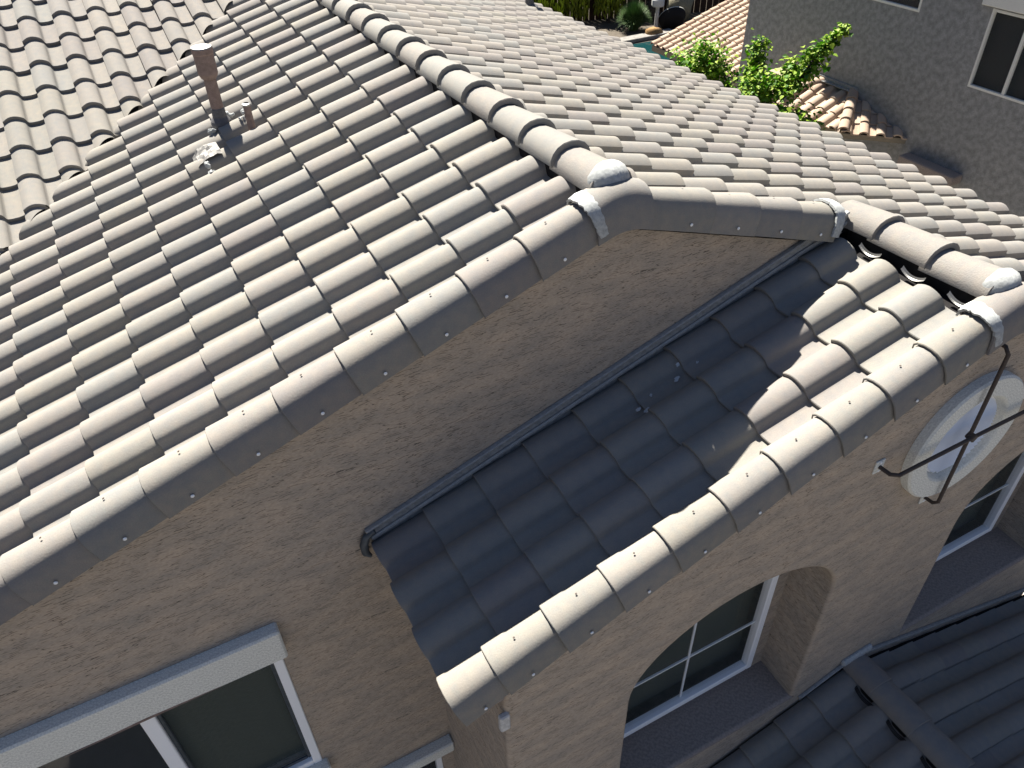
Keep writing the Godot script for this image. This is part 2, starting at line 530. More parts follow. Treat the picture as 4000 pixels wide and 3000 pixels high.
func build_house() -> void:
	house = thing("house", "brown stucco house with concrete tile roofs and a lower gabled bay in front", "house", Vector3(0, GROUND, 0))
	var L := Vector3(-cos(TH), -sin(TH), 0)
	var N := Vector3(-sin(TH), cos(TH), 0)
	var R := Vector3(cos(TH), -sin(TH), 0)
	var NR := Vector3(sin(TH), cos(TH), 0)
	var bl := Basis(Vector3(0, 0, 1), N, L)
	var br := Basis(Vector3(0, 0, -1), NR, R)
	var sz := 0.2966
	var nz := Vector3(0, 1, sz).normalized()
	var dz := Vector3(0, -sz, 1).normalized()
	var bz := Basis(Vector3(1, 0, 0), nz, dz)

	# ---- roof decks (felt over boards) under the tiles
	var decks: Array = []
	var k := -0.098
	var xe := -4.76
	var b := MB.new()
	b.prism(PackedVector2Array([Vector2(XR, yl(XR) + k), Vector2(xe, yl(xe) + k), Vector2(xe, yl(xe) + k - .12), Vector2(XR, yl(XR) + k - .12)]), func(q): return Vector3(q.x, q.y, ZW - .03), func(q): return Vector3(q.x, q.y, -9.0))
	b.prism(PackedVector2Array([Vector2(XR, yl(XR) + k), Vector2(xe, yl(xe) + k), Vector2(xe, yl(xe) + k - .03), Vector2(XR, yl(XR) + k - .03)]), func(q): return Vector3(q.x, q.y, ZW + .02), func(q): return Vector3(q.x, q.y, ZW - .0302))
	decks.append(part("roof", b, M.felt, house))
	b = MB.new()
	var xr_e := 5.46
	b.prism(PackedVector2Array([Vector2(XR, yr(XR) + k), Vector2(xr_e, yr(xr_e) + k), Vector2(xr_e, yr(xr_e) + k - .12), Vector2(XR, yr(XR) + k - .12)]), func(q): return Vector3(q.x, q.y, ZW - .03), func(q): return Vector3(q.x, q.y, -11.6))
	b.prism(PackedVector2Array([Vector2(XR, yr(XR) + k), Vector2(XL, yr(XL) + k), Vector2(XL, yr(XL) + k - .03), Vector2(XR, yr(XR) + k - .03)]), func(q): return Vector3(q.x, q.y, ZW + .02), func(q): return Vector3(q.x, q.y, ZW - .0302))
	b.prism(PackedVector2Array([Vector2(XL, yr(XL) + k), Vector2(xr_e, yr(xr_e) + k), Vector2(xr_e, yr(xr_e) + k - .12), Vector2(XL, yr(XL) + k - .12)]), func(q): return Vector3(q.x, q.y, ZF - .03), func(q): return Vector3(q.x, q.y, ZW - .0304))
	b.prism(PackedVector2Array([Vector2(XL, yr(XL) + k), Vector2(xr_e, yr(xr_e) + k), Vector2(xr_e, yr(xr_e) + k - .03), Vector2(XL, yr(XL) + k - .03)]), func(q): return Vector3(q.x, q.y, ZF + .02), func(q): return Vector3(q.x, q.y, ZF - .0302))
	decks.append(part("roof", b, M.felt, house))
	# the wing behind, sloping to the front
	var zv := func(x: float): return -2.888 + (x + 2.798) * (-5.6176 + 2.888) / (-.3686 + 2.798)
	var yz := func(z: float): return -0.5645 + 0.05 + (-4.078 - z) * sz
	b = MB.new()
	b.prism(PackedVector2Array([Vector2(-0.6, -9.2), Vector2(-8.0, -9.2), Vector2(-8.0, -0.6), Vector2(-4.9, -0.6)]), func(q): return Vector3(q.x, yz.call(q.y) + k, q.y), func(q): return Vector3(q.x, yz.call(q.y) + k - .1, q.y))
	decks.append(part("roof", b, M.felt, house))
	# lower left slope
	b = MB.new()
	b.prism(PackedVector2Array([Vector2(XL, yll(XL) + k), Vector2(-1.09, yll(-1.09) + k), Vector2(-1.09, yll(-1.09) + k - .10), Vector2(XL, yll(XL) + k - .10)]), func(q): return Vector3(q.x, q.y, ZF - .03), func(q): return Vector3(q.x, q.y, ZW - .1))
	b.prism(PackedVector2Array([Vector2(XL, yll(XL) + k), Vector2(-1.09, yll(-1.09) + k), Vector2(-1.09, yll(-1.09) + k - .03), Vector2(XL, yll(XL) + k - .03)]), func(q): return Vector3(q.x, q.y, ZF + .02), func(q): return Vector3(q.x, q.y, ZF - .0302))
	decks.append(part("roof", b, M.felt, house))

	# ---- tile fields
	var full := EXPO + 0.065
	var lip0 := 0.03
	var vn := Vector3(zv.call(0.0) - zv.call(1.0), 0, 1).normalized()
	# valley: a vertical plane; left slope keeps z > zv(x)
	var vpt := Vector3(0, 0, zv.call(0.0))
	for j in range(0, 26):
		var z := lip0 - TW * j
		for c in range(0, 15):
			var o: Vector3 = L * (EXPO * c) + N * DL + Vector3(0, 0, z)
			var ln := full if c > 0 else 0.40
			# distance of the tile's four corners from the valley
			var dmin := 1e9
			var dmax := -1e9
			for uu in [0.0, TW]:
				for ll in [0.0, -ln]:
					var q: Vector3 = o + Vector3(0, 0, uu) + L * ll
					var dd := vn.dot(q - vpt)
					dmin = min(dmin, dd)
					dmax = max(dmax, dd)
			if dmax < 0.02:
				continue
			if dmin < 0.0:
				lay(0, o, bl, ln, -vn, -vn.dot(vpt))
			else:
				lay(0, o, bl, ln)
	# right slope; behind the main rake for x < XL, up to the lower rake beyond
	for j in range(-5, 34):
		var z := -0.165 + 0.07 - 0.3255 * j
		for c in range(-1, 13):
			var o: Vector3 = R * (1.04 + EXPO * c) + NR * DR + Vector3(0, 0, z)
			var lim := 0.36 if o.x - 0.2 < XL + .15 else 1.46
			if z > lim:
				continue
			if z < -10.8:
				continue
			lay(1, o, br, full if c > -1 else 0.30)
	# wing slope
	for k2 in range(-7, 17):
		var z: float = -3.25 - 0.381 * k2
		for i in range(-16, 8):
			var x := -2.25 + 0.3155 * i
			var o := Vector3(x, yz.call(z), z)
			var q := o + Vector3(0.33, 0, 0)
			if vn.dot(Vector3(x, 0, z) - vpt) > 0.50:
				continue
			var s := Basis(bz.x * (0.3155 / TW), bz.y, bz.z)
			lay(2, o, s, 0.46, vn, vn.dot(vpt) + 0.045)
	# lower left slope
	var G0 := Vector3(-1.1660, -1.6306, 1.4618)
	for r in range(1, 5):
		for c in range(0, 10):
			var o := G0 - L * (0.356 * c) + Vector3(0, 0, -TW * r)
			var ln := full
			if c == 9:
				ln = 0.30
			if r == 4:
				lay(3, o, bl, ln, Vector3(0, 0, -1), -(ZW + .004))
			else:
				lay(3, o, bl, ln)

	# the porch roof in front, at the lower right
	var porch := build_porch(bl, br, L, R, N, NR)
	decks.append(porch[0])
	decks.append(porch[1])

	# the 300 tiles that show largest are parts; the rest of each slope is one mass
	var order: Array = range(tiles.size())
	order.sort_custom(func(a, b2): return tiles[a][6] > tiles[b2][6])
	var single := {}
	for i in min(296, order.size()):
		if tiles[order[i]][6] > 0.0:
			single[order[i]] = true
	var rest := MB.new()
	var clone_seed := 0
	for i in tiles.size():
		var t: Array = tiles[i]
		var src := tile_mb(t[2])
		var tr: Transform3D = t[1]
		var clipped: MB = null
		if t[4] != null:
			clipped = MB.new()
			clipped.add(src, tr, Color.WHITE)
			clipped.clip(t[4], t[5])
			if clipped.v.size() < 6:
				continue
		if single.has(i):
			var o := MeshInstance3D.new()
			o.name = "roof_tile"
			o.material_override = tile_mats[t[3]]
			decks[t[0]].add_child(o, true)
			if clipped:
				o.mesh = clipped.mesh()
				# the piece keeps its own world shape
			else:
				o.mesh = tile_am(t[2])
				o.transform = tr
		else:
			if clipped:
				rest.add(clipped, Transform3D.IDENTITY, tints[t[3]])
			else:
				rest.add(src, tr, tints[t[3]])
	var rm := part("roof_tile_field", rest, M.tile_any, house)
	rm.set_meta("kind", "stuff")

	build_ridges(L, R, N, NR)
	build_rakes(L, R, N, NR, bl, br)
	build_walls()
	build_windows()
	build_vent_pipes(N)

func cap_tile(w: float, length: float) -> MB:
	var k := "cap%.2f_%.2f" % [w, length]
	if not cache.has(k):
		cache[k] = prof_mesh(CAP, w, length, 0.030, 0.030, 0.0, 0.014)
	return cache[k]

func place(called: String, src: MB, tr: Transform3D, mt: Material, parent: Node3D) -> MeshInstance3D:
	var b := MB.new()
	b.add(src, tr, Color.WHITE)
	return part(called, b, mt, parent)

func mortar_dome(c: Vector3, r: Vector3, sd: int, parent: Node3D) -> void:
	# a hand-shaped plug of white mortar
	var b := MB.new()
	var f := FastNoiseLite.new()
	f.seed = sd
	f.frequency = 7.0
	var rings := 9
	var seg := 18
	var pt := func(i: int, j: int) -> Vector3:
		var th := PI * 0.62 * i / rings
		var ph := TAU * j / seg
		var d := Vector3(sin(th) * cos(ph), sin(th) * sin(ph), cos(th))
		var q := d * (1.0 + 0.07 * f.get_noise_3d(d.x, d.y, d.z + sd))
		return c + q * r
	for i in rings:
		for j in seg:
			var a: Vector3 = pt.call(i, j)
			var e: Vector3 = pt.call(i, j + 1)
			var g: Vector3 = pt.call(i + 1, j + 1)
			var h: Vector3 = pt.call(i + 1, j)
			b.squad(a, e, g, h, (a - c).normalized(), (e - c).normalized(), (g - c).normalized(), (h - c).normalized())
	part("mortar", b, M.mortar, parent)

func build_ridges(L: Vector3, R: Vector3, N: Vector3, NR: Vector3) -> void:
	var bs := Basis(Vector3.RIGHT, Vector3.UP, Vector3.BACK)
	# main ridge
	for i in range(0, 14):
		var z := 0.36 - 0.36 if i == 1 else (0.40 if i == 0 else 0.016 - 0.394 * (i - 1))
		var jit := Basis.from_euler(Vector3(RNG.randf_range(-.008, .008), RNG.randf_range(-.012, .012), RNG.randf_range(-.01, .01)))
		var up := 0.012
		place("ridge_tile", cap_tile(0.262, 0.44), Transform3D(bs * jit, Vector3(XR + RNG.randf_range(-.003, .003), yl(XR) + up - .012, z)), M.cap if i % 3 else M.cap_warm, house)
	mortar_dome(Vector3(XR, yl(XR) + .018, 0.37), Vector3(.122, .105, .085), 5, house)
	# lower ridge
	for i in range(0, 3):
		var z := 1.50 - 0.396 * i
		var jit := Basis.from_euler(Vector3(RNG.randf_range(-.008, .008), RNG.randf_range(-.012, .012), RNG.randf_range(-.01, .01)))
		place("ridge_tile", cap_tile(0.29, 0.44 if i < 2 else 0.36), Transform3D(bs * jit, Vector3(XL, yr(XL) - .008, z)), M.cap_warm, house)
	mortar_dome(Vector3(XL, yr(XL) + .005, 1.47), Vector3(.135, .105, .085), 9, house)
	# black closures under the caps
	var b := MB.new()
	b.span(Vector3(XR - .09, yl(XR) - .12, -6.0), Vector3(XR + .09, yl(XR) + .005, .36))
	b.span(Vector3(XL - .11, yr(XL) - .13, .5), Vector3(XL + .11, yr(XL) - .01, 1.49))
	part("ridge_board", b, M.felt, house)
	# bright metal weather strip that follows the pans at the lower ridge
	for r in range(1, 4):
		var st := MB.new()
		var z0 := 1.4618 - TW * r
		var x0 := XL - 0.155
		var prev := Vector3.ZERO
		for i in range(0, 13):
			var t := 0.50 + 0.5 * i / 12.0
			var n := -0.075 + 0.03 * pow(abs(t - 0.75) * 4.0, 2.0)
			var p := Vector3(x0, yll(x0) + n + 0.012, z0 + TW * t)
			if i > 0:
				st.quad(prev, p, p + Vector3(.006, .014, 0), prev + Vector3(.006, .014, 0), Vector3(-1, .3, 0))
				st.quad(prev, p, p + Vector3(-.012, -.005, 0), prev + Vector3(-.012, -.005, 0), Vector3(0, 1, 0))
			prev = p
		part("weather_strip", st, M.zinc, house)

func rake_mb(length: float, flip: bool) -> MB:
	var k := "rk%.2f%s" % [length, flip]
	if not cache.has(k):
		var pr := []
		for q in RAKE:
			pr.append(Vector2(q.x if not flip else -q.x, q.y))
		if flip:
			pr.reverse()
		cache[k] = prof_mesh(pr, 1.0, length, 0.010, 0.006, 0.0, 0.022)
	return cache[k]

func rake_row(zi: float, start: float, count: int, dir: Vector3, nrm: Vector3, d: float, bs: Basis, first: float, flip: bool, tint0: int, apex: Vector3, step: float) -> void:
	# zi: inner edge; start: slope distance of the first butt; first: its length
	for i in count:
		var s := start + step * i
		var ln := step + 0.06 if i > 0 else first
		var o := dir * s + nrm * d + Vector3(0, 0, zi)
		var jit := Basis.from_euler(Vector3(RNG.randf_range(-.006, .006), RNG.randf_range(-.012, .012), RNG.randf_range(-.014, .014)))
		var t := place("rake_tile", rake_mb(snapped(ln, .01), flip), Transform3D(bs * jit, o), tile_mats[(tint0 + i * 3 + (i * i) % 4) % 8], house)
		var np := o - dir * (step * 0.42) + nrm * (-.118) + Vector3(0, 0, .2335)
		nails([[np, Vector3(0, 0, 1)]], t)
		var hb := MB.new()
		hb.lathe(o - dir * (step * RNG.randf_range(.45, .6)) + nrm * .0415 + Vector3(0, 0, .095), [Vector2(.006, 0), Vector2(.005, .002), Vector2(0, .0022)], 7, nrm)
		part("nail", hb, M.iron, t)

func build_rakes(L: Vector3, R: Vector3, N: Vector3, NR: Vector3, bl: Basis, br: Basis) -> void:
	var zi := 0.325
	# main gable, left: butts every exposure
	rake_row(zi, 0.09, 15, L, N, DL, bl, 0.50, false, 0, Vector3.ZERO, 0.356)
	# main gable, right: ends against the lower ridge
	rake_row(zi, 1.02, 4, R, NR, DR, br, 0.47, true, 3, Vector3.ZERO, 0.368)
	saddle(XR, zi, 0.17, yl(XR), tile_mats[1])
	saddle(XL, zi + 1.121, 0.24, yll(XL), tile_mats[4])
	# white mortar bands over the joints
	mortar_band(L * -0.30 + N * DL, N, L, zi, 3)
	mortar_band(R * (2.10) + NR * DR, NR, R, zi + .004, 4, 0.055)
	# lower rake
	var G0 := Vector3(-1.1660, -1.6306, 0.0)
	var dl := 1.6217
	rake_row(zi + 1.121, dl - 0.356 * 8.74, 9, L, N, DLL, bl, 0.42, false, 5, Vector3.ZERO, 0.356)
	# short last piece at the eave
	var o := L * (dl) + N * DLL + Vector3(0, 0, zi + 1.121)
	var t := place("rake_tile", rake_mb(0.33, false), Transform3D(bl, o), tile_mats[2], house)
	nails([[o - L * 0.13 + N * (-.12) + Vector3(0, 0, .2335), Vector3(0, 0, 1)]], t)
	mortar_band(L * (dl - 0.356 * 9.78) + N * DLL, N, L, zi + 1.121, 6)
	# lower right rake runs on down beyond the picture
	rake_row(zi + 1.121, 2.78, 8, R, NR, DR, br, 0.42, true, 2, Vector3.ZERO, 0.365)

func saddle(xm: float, zi: float, reach: float, ya: float, mt: Material) -> void:
	# the piece that turns the rake over an apex
	var b := MB.new()
	var pr := []
	for q in RAKE:
		pr.append(Vector2(q.x * 1.02, q.y + (0.012 if q.y > -.1 else 0.0)))
	var nn := []
	for i in pr.size():
		var t: Vector2 = (pr[min(i + 1, pr.size() - 1)] - pr[max(i - 1, 0)]).normalized()
		nn.append(Vector3(0, t.x, -t.y))
	var f := func(w: Vector2, x: float) -> Vector3:
		var d := x - xm
		var r := 0.10
		var drop: float = abs(d) if abs(d) > r else (d * d / (2.0 * r) + r * 0.5)
		return Vector3(x, ya - drop / 3.0 + w.y / cos(TH), zi + w.x)
	var g := func(n: Vector3, x: float) -> Vector3:
		var sl: float = clamp((x - xm) / 0.10, -1.0, 1.0) / 3.0
		return (n + Vector3(sl * n.y, 0, 0)).normalized()
	var st := 10
	for k in st:
		var x0 := xm - reach + 2.0 * reach * k / st
		var x1 := xm - reach + 2.0 * reach * (k + 1) / st
		for i in pr.size() - 1:
			b.squad(f.call(pr[i], x0), f.call(pr[i + 1], x0), f.call(pr[i + 1], x1), f.call(pr[i], x1), g.call(nn[i], x0), g.call(nn[i + 1], x0), g.call(nn[i + 1], x1), g.call(nn[i], x1))
			if k == 0 or k == st - 1:
				var xx := x0 if k == 0 else x1
				b.quad(f.call(pr[i], xx), f.call(pr[i + 1], xx), f.call(pr[i + 1], xx) - nn[i + 1] * .014, f.call(pr[i], xx) - nn[i] * .014, Vector3(-1 if k == 0 else 1, 0, 0))
	part("rake_saddle", b, mt, house)

func mortar_band(o: Vector3, nrm: Vector3, dir: Vector3, zi: float, sd: int, wide := 0.045) -> void:
	var b := MB.new()
	var r := RandomNumberGenerator.new()
	r.seed = sd
	var pr := []
	for i in RAKE.size() - 1:
		for k in 4:
			pr.append((RAKE[i] as Vector2).lerp(RAKE[i + 1], k / 4.0))
	var lo := []
	var hi := []
	for i in pr.size():
		var q: Vector2 = pr[i]
		var fr := float(i) / pr.size()
		var w := wide * (1.15 - 0.55 * fr)
		var base: Vector3 = o + nrm * (q.y + .014 + r.randf_range(0, .002)) + Vector3(0, 0, zi + q.x + (.008 if fr > .5 else 0.0))
		lo.append(base - dir * w * r.randf_range(.82, 1.10))
		hi.append(base + dir * w * r.randf_range(.82, 1.10))
	var hn := []
	for i in pr.size():
		var t: Vector2 = (pr[min(i + 2, pr.size() - 1)] - pr[max(i - 2, 0)]).normalized()
		hn.append(nrm * t.x + Vector3(0, 0, -t.y))
	for i in pr.size() - 1:
		var ma: Vector3 = (lo[i] + hi[i]) * .5 + hn[i] * .006
		var mb2: Vector3 = (lo[i + 1] + hi[i + 1]) * .5 + hn[i + 1] * .006
		b.squad(lo[i], lo[i + 1], mb2, ma, (hn[i] - dir * .25).normalized(), (hn[i + 1] - dir * .25).normalized(), hn[i + 1], hn[i])
		b.squad(ma, mb2, hi[i + 1], hi[i], hn[i], hn[i + 1], (hn[i + 1] + dir * .25).normalized(), (hn[i] + dir * .25).normalized())
		b.squad(lo[i], lo[i + 1], lo[i + 1] - hn[i + 1] * .014, lo[i] - hn[i] * .014, -dir, -dir, -dir, -dir)
		b.squad(hi[i], hi[i + 1], hi[i + 1] - hn[i + 1] * .014, hi[i] - hn[i] * .014, dir, dir, dir, dir)
	part("mortar", b, M.mortar, house)

# ---------------------------------------------------------------- walls
func build_walls() -> void:
	var k := -0.215
	# main gable wall, in pieces round the openings; face at ZW
	var w := MB.new()
	var fz := func(q: Vector2): return Vector3(q.x, q.y, ZW)
	var wx0 := -3.40
	var wx1 := -1.835
	var wy0 := -3.70
	var wy1 := -2.10
	w.poly(PackedVector2Array([Vector2(-4.4, yl(-4.4) + k), Vector2(-4.4, GROUND), Vector2(wx0, GROUND), Vector2(wx0, yl(wx0) + k)]), fz, Vector3.BACK)
	w.poly(PackedVector2Array([Vector2(wx0, yl(wx0) + k), Vector2(wx0, wy1), Vector2(wx1, wy1), Vector2(wx1, yl(wx1) + k)]), fz, Vector3.BACK)
	w.poly(PackedVector2Array([Vector2(wx0, wy0), Vector2(wx0, GROUND), Vector2(wx1, GROUND), Vector2(wx1, wy0)]), fz, Vector3.BACK)
	w.poly(PackedVector2Array([Vector2(wx1, yl(wx1) + k), Vector2(wx1, GROUND), Vector2(-.96, GROUND), Vector2(-.96, -5.9), Vector2(-1.72, -5.9), Vector2(-1.72, -4.38), Vector2(-.96, -4.38), Vector2(-.865, -4.38), Vector2(-.865, yl(-.865) + k)]), fz, Vector3.BACK)
	w.poly(PackedVector2Array([Vector2(-.96, -4.38), Vector2(-.96, GROUND), Vector2(-.865, GROUND), Vector2(-.865, -4.38)]), fz, Vector3.BACK)
	# the upper gable above the bay roof
	w.poly(PackedVector2Array([Vector2(-.865, yl(-.865) + k), Vector2(-.865, -2.2), Vector2(XL + .3, -2.2), Vector2(XL + .3, yr(XL + .3) + k), Vector2(XR, yl(XR) + k)]), fz, Vector3.BACK)
	# reveals of the window
	for e in [[Vector3(wx0, wy0, ZW), Vector3(wx0, wy1, ZW), Vector3.RIGHT], [Vector3(wx1, wy0, ZW), Vector3(wx1, wy1, ZW), Vector3.LEFT], [Vector3(wx0, wy0, ZW), Vector3(wx1, wy0, ZW), Vector3.UP], [Vector3(wx0, wy1, ZW), Vector3(wx1, wy1, ZW), Vector3.DOWN]]:
		var back := Vector3(0, 0, -.16)
		w.quad(e[0], e[1], e[1] + back, e[0] + back, e[2])
	for e in [[Vector3(-.96, -5.9, ZW), Vector3(-.96, -4.38, ZW), Vector3.LEFT], [Vector3(-1.72, -5.9, ZW), Vector3(-1.72, -4.38, ZW), Vector3.RIGHT], [Vector3(-1.72, -5.9, ZW), Vector3(-.96, -5.9, ZW), Vector3.UP], [Vector3(-1.72, -4.38, ZW), Vector3(-.96, -4.38, ZW), Vector3.DOWN]]:
		var back := Vector3(0, 0, -.16)
		w.quad(e[0], e[1], e[1] + back, e[0] + back, e[2])
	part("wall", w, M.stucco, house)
	# far walls close the house
	var s := MB.new()
	s.span(Vector3(-4.4, GROUND, -9.0), Vector3(-4.2, yl(-4.4) + k - .01, ZW - .005))
	s.span(Vector3(-4.4, GROUND, -9.2), Vector3(5.1, -1.65, -9.0))
	s.span(Vector3(4.9, GROUND, -11.4), Vector3(5.1, yr(5.1) + k - .01, ZF - .4))
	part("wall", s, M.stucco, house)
	var fl := MB.new()
	fl.span(Vector3(-4.18, -5.0, -8.98), Vector3(4.88, -4.85, .2))
	part("floor", fl, M.dark, house)

	# bay wall with two arched niches; the opening edges are rounded
	var bw := MB.new()
	var x0 := -0.865
	var x1 := 5.10
	var y0 := GROUND
	var r := 0.028
	var ff := func(q: Vector2): return Vector3(q.x, q.y, ZF)
	var arches := [[0.83, 0.845, -2.66, 0.60], [3.80, 0.862, -2.66, 0.60]]
	var sill := -4.08
	var top := func(x: float) -> float: return (yll(x) if x < XL else yr(x)) - 0.20
	var cuts := [x0 + .03, 0.83, 3.80, x1]
	for i in 3:
		var pg := PackedVector2Array()
		var xa: float = cuts[i]
		var xb: float = cuts[i + 1]
		pg.append(Vector2(xa, top.call(xa)))
		if i == 0:
			pg.append(Vector2(xa, y0))
		else:
			var ar: Array = arches[i - 1]
			var ap := arch_pts(ar[0], ar[1], ar[2], ar[3], sill, r)
			for j in range(13, ap.size()):
				pg.append(ap[j])
			pg.append(Vector2(ar[0] + ar[1] + r, sill - r))
			pg.append(Vector2(xa, sill - r))
			pg.append(Vector2(xa, y0))
		pg.append(Vector2(xb, y0))
		if i < 2:
			var ar: Array = arches[i]
			var ap := arch_pts(ar[0], ar[1], ar[2], ar[3], sill, r)
			pg.append(Vector2(xb, sill - r))
			pg.append(Vector2(ar[0] - ar[1] - r, sill - r))
			for j in range(0, 14):
				pg.append(ap[j])
		pg.append(Vector2(xb, top.call(xb)))
		if xa < XL and xb > XL:
			pg.append(Vector2(XL, top.call(XL)))
		bw.poly(pg, ff, Vector3.BACK)
	# side wall of the bay and its rounded corner
	bw.quad(Vector3(x0, y0, ZW - .1), Vector3(x0, y0, ZF - .03), Vector3(x0, yll(x0) - .2, ZF - .03), Vector3(x0, yll(x0) - .2, ZW - .1), Vector3.LEFT)
	bw.quad(Vector3(x1, y0, ZW - .1), Vector3(x1, y0, ZF), Vector3(x1, yr(x1) - .2, ZF), Vector3(x1, yr(x1) - .2, ZW - .1), Vector3.RIGHT)
	for i in 5:
		var a0 := PI * 0.5 * i / 5.0
		var a1 := PI * 0.5 * (i + 1) / 5.0
		var c := Vector3(x0 + .03, 0, ZF - .03)
		var d0 := Vector3(-sin(a0), 0, cos(a0))
		var d1 := Vector3(-sin(a1), 0, cos(a1))
		var h0 := Vector3(0, y0, 0)
		var h1 := Vector3(0, yll(x0) - .2, 0)
		bw.squad(c + d0 * .03 + h0, c + d1 * .03 + h0, c + d1 * .03 + h1, c + d0 * .03 + h1, d0, d1, d1, d0)
	var depth := 0.36
	var sb := MB.new()
	for ar in arches:
		var a := arch_pts(ar[0], ar[1], ar[2], ar[3], sill, 0.0)
		var mid := Vector2(ar[0], ar[2] - .3)
		for i in a.size() - 1:
			# rounded edge, then the reveal
			var na := arch_n(a, i, mid)
			var nb := arch_n(a, i + 1, mid)
			var steps := 4
			for t in steps:
				var t0 := PI * 0.5 * t / steps
				var t1 := PI * 0.5 * (t + 1) / steps
				var f := func(p: Vector2, nn: Vector2, tt: float) -> Vector3:
					var off := r * (1.0 - sin(tt))
					return Vector3(p.x - nn.x * off, p.y - nn.y * off, ZF - r * (1.0 - cos(tt)))
				var g := func(nn: Vector2, tt: float) -> Vector3:
					return Vector3(nn.x * sin(tt), nn.y * sin(tt), cos(tt))
				bw.squad(f.call(a[i], na, t0), f.call(a[i + 1], nb, t0), f.call(a[i + 1], nb, t1), f.call(a[i], na, t1), g.call(na, t0), g.call(nb, t0), g.call(nb, t1), g.call(na, t1))
			var n3a := Vector3(na.x, na.y, 0)
			var n3b := Vector3(nb.x, nb.y, 0)
			bw.squad(Vector3(a[i].x, a[i].y, ZF - r), Vector3(a[i + 1].x, a[i + 1].y, ZF - r), Vector3(a[i + 1].x, a[i + 1].y, ZF - depth), Vector3(a[i].x, a[i].y, ZF - depth), n3a, n3b, n3b, n3a)
		# sill with a rounded nose
		var xa: float = ar[0] - ar[1] - r
		var xb: float = ar[0] + ar[1] + r
		var ys := sill
		var sr := 0.035
		for t in 5:
			var t0 := PI * 0.5 * t / 5
			var t1 := PI * 0.5 * (t + 1) / 5
			var d0 := Vector3(0, sin(t0), cos(t0))
			var d1 := Vector3(0, sin(t1), cos(t1))
			var c := Vector3(0, ys - sr, ZF - sr)
			var A := Vector3(xa, 0, 0)
			var B := Vector3(xb, 0, 0)
			sb.squad(c + d0 * sr + A, c + d0 * sr + B, c + d1 * sr + B, c + d1 * sr + A, d0, d0, d1, d1)
		sb.quad(Vector3(xa, ys, ZF - sr), Vector3(xb, ys, ZF - sr), Vector3(xb, ys + .02, ZF - depth), Vector3(xa, ys + .02, ZF - depth), Vector3.UP)
		# back of the niche, round the window
		var wl: float = ar[0] - 0.70
		var wr: float = ar[0] + 0.70
		var wb := -3.995
		var wt := -2.20
		var bz := ZF - depth
		for q in [[xa, wl, sill, -1.9], [wr, xb, sill, -1.9], [wl, wr, sill, wb], [wl, wr, wt, -1.9]]:
			bw.quad(Vector3(q[0], q[2], bz), Vector3(q[1], q[2], bz), Vector3(q[1], q[3], bz), Vector3(q[0], q[3], bz), Vector3.BACK)
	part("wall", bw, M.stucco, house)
	for ar in arches:
		var one := MB.new()
		one.add(sb, Transform3D.IDENTITY, Color.WHITE)
		one.clip(Vector3(1 if ar[0] < 2.0 else -1, 0, 0), 2.3 if ar[0] < 2.0 else -2.3)
		part("niche_sill", one, M.stucco_plain, house)
	# painted fascia end that has lost its colour, below the lowest rake tile
	var ch := MB.new()
	ch.span(Vector3(-.905, -2.165, ZF - .02), Vector3(-.845, -2.02, ZF + .018), .008)
	part("fascia_end", ch, M.white, house)
	# eave board of the bay
	var ev := MB.new()
	ev.span(Vector3(-1.10, yll(-1.1) - .26, ZW), Vector3(-1.075, yll(-1.1) - .10, ZF))
	ev.span(Vector3(-1.10, yll(-1.1) - .262, ZW), Vector3(x0, yll(-1.1) - .24, ZF))
	part("eave_board", ev, M.stucco_plain, house)
	# step flashing where the bay roof meets the wall
	var fb := MB.new()
	var Lx := Vector3(-cos(TH), -sin(TH), 0)
	var Nx := Vector3(-sin(TH), cos(TH), 0)
	var ctr := Vector3(0.56, yll(0.56), 0) + Nx * 0.03
	var bas := Basis(Vector3(0, 0, 1), Nx, Lx)
	fb.box(ctr + Vector3(0, 0, ZW + .008), Vector3(.016, .15, 3.60), bas, .002)
	fb.box(ctr + Nx * 0.07 + Vector3(0, 0, ZW + .019), Vector3(.034, .016, 3.60), bas, .006)
	fb.box(ctr + Nx * -0.005 + Vector3(0, 0, ZW + .024), Vector3(.022, .03, 3.60), bas, .008)
	part("flashing", fb, M.flash, house)
	var fe := MB.new()
	var e0 := Vector3(-1.16, yll(-1.16) + .06, ZW + .03)
	fe.tube([e0 + Vector3(.03, .035, 0), e0 + Vector3(-.02, .01, 0), e0 + Vector3(-.045, -.05, 0), e0 + Vector3(-.045, -.12, .0), e0 + Vector3(-.02, -.16, .005)], [.020, .024, .026, .024, .012], 8)
	part("flashing", fe, M.metal, house)

	# round louvred gable vent
	var vc := Vector3(2.37, -1.47, ZF)
	var ring := MB.new()
	ring.lathe(vc, [Vector2(.475, -.01), Vector2(.475, .055), Vector2(.462, .068), Vector2(.335, .068), Vector2(.322, .058), Vector2(.30, .012)], 48, Vector3.BACK)
	var vent := part("gable_vent", ring, M.trim, house)
	var pl := MB.new()
	pl.lathe(vc, [Vector2(.30, .013), Vector2(.0, .013)], 32, Vector3.BACK)
	part("vent_back", pl, M.vinyl, vent)
	for i in 23:
		var y := -0.264 + 0.024 * i
		var hw := sqrt(max(0.0, 0.285 * 0.285 - y * y))
		var sl := MB.new()
		sl.box(vc + Vector3(0, y, .024), Vector3(hw * 2.0, .005, .022), Basis.from_euler(Vector3(0.7, 0, 0)))
		part("louvre", sl, M.vinyl, vent)

func arch_n(a: PackedVector2Array, i: int, mid: Vector2) -> Vector2:
	var p := a[max(i - 1, 0)]
	var q := a[min(i + 1, a.size() - 1)]
	var t := (q - p).normalized()
	var nn := Vector2(-t.y, t.x)
	if nn.dot(mid - a[i]) < 0.0:
		nn = -nn
	return nn

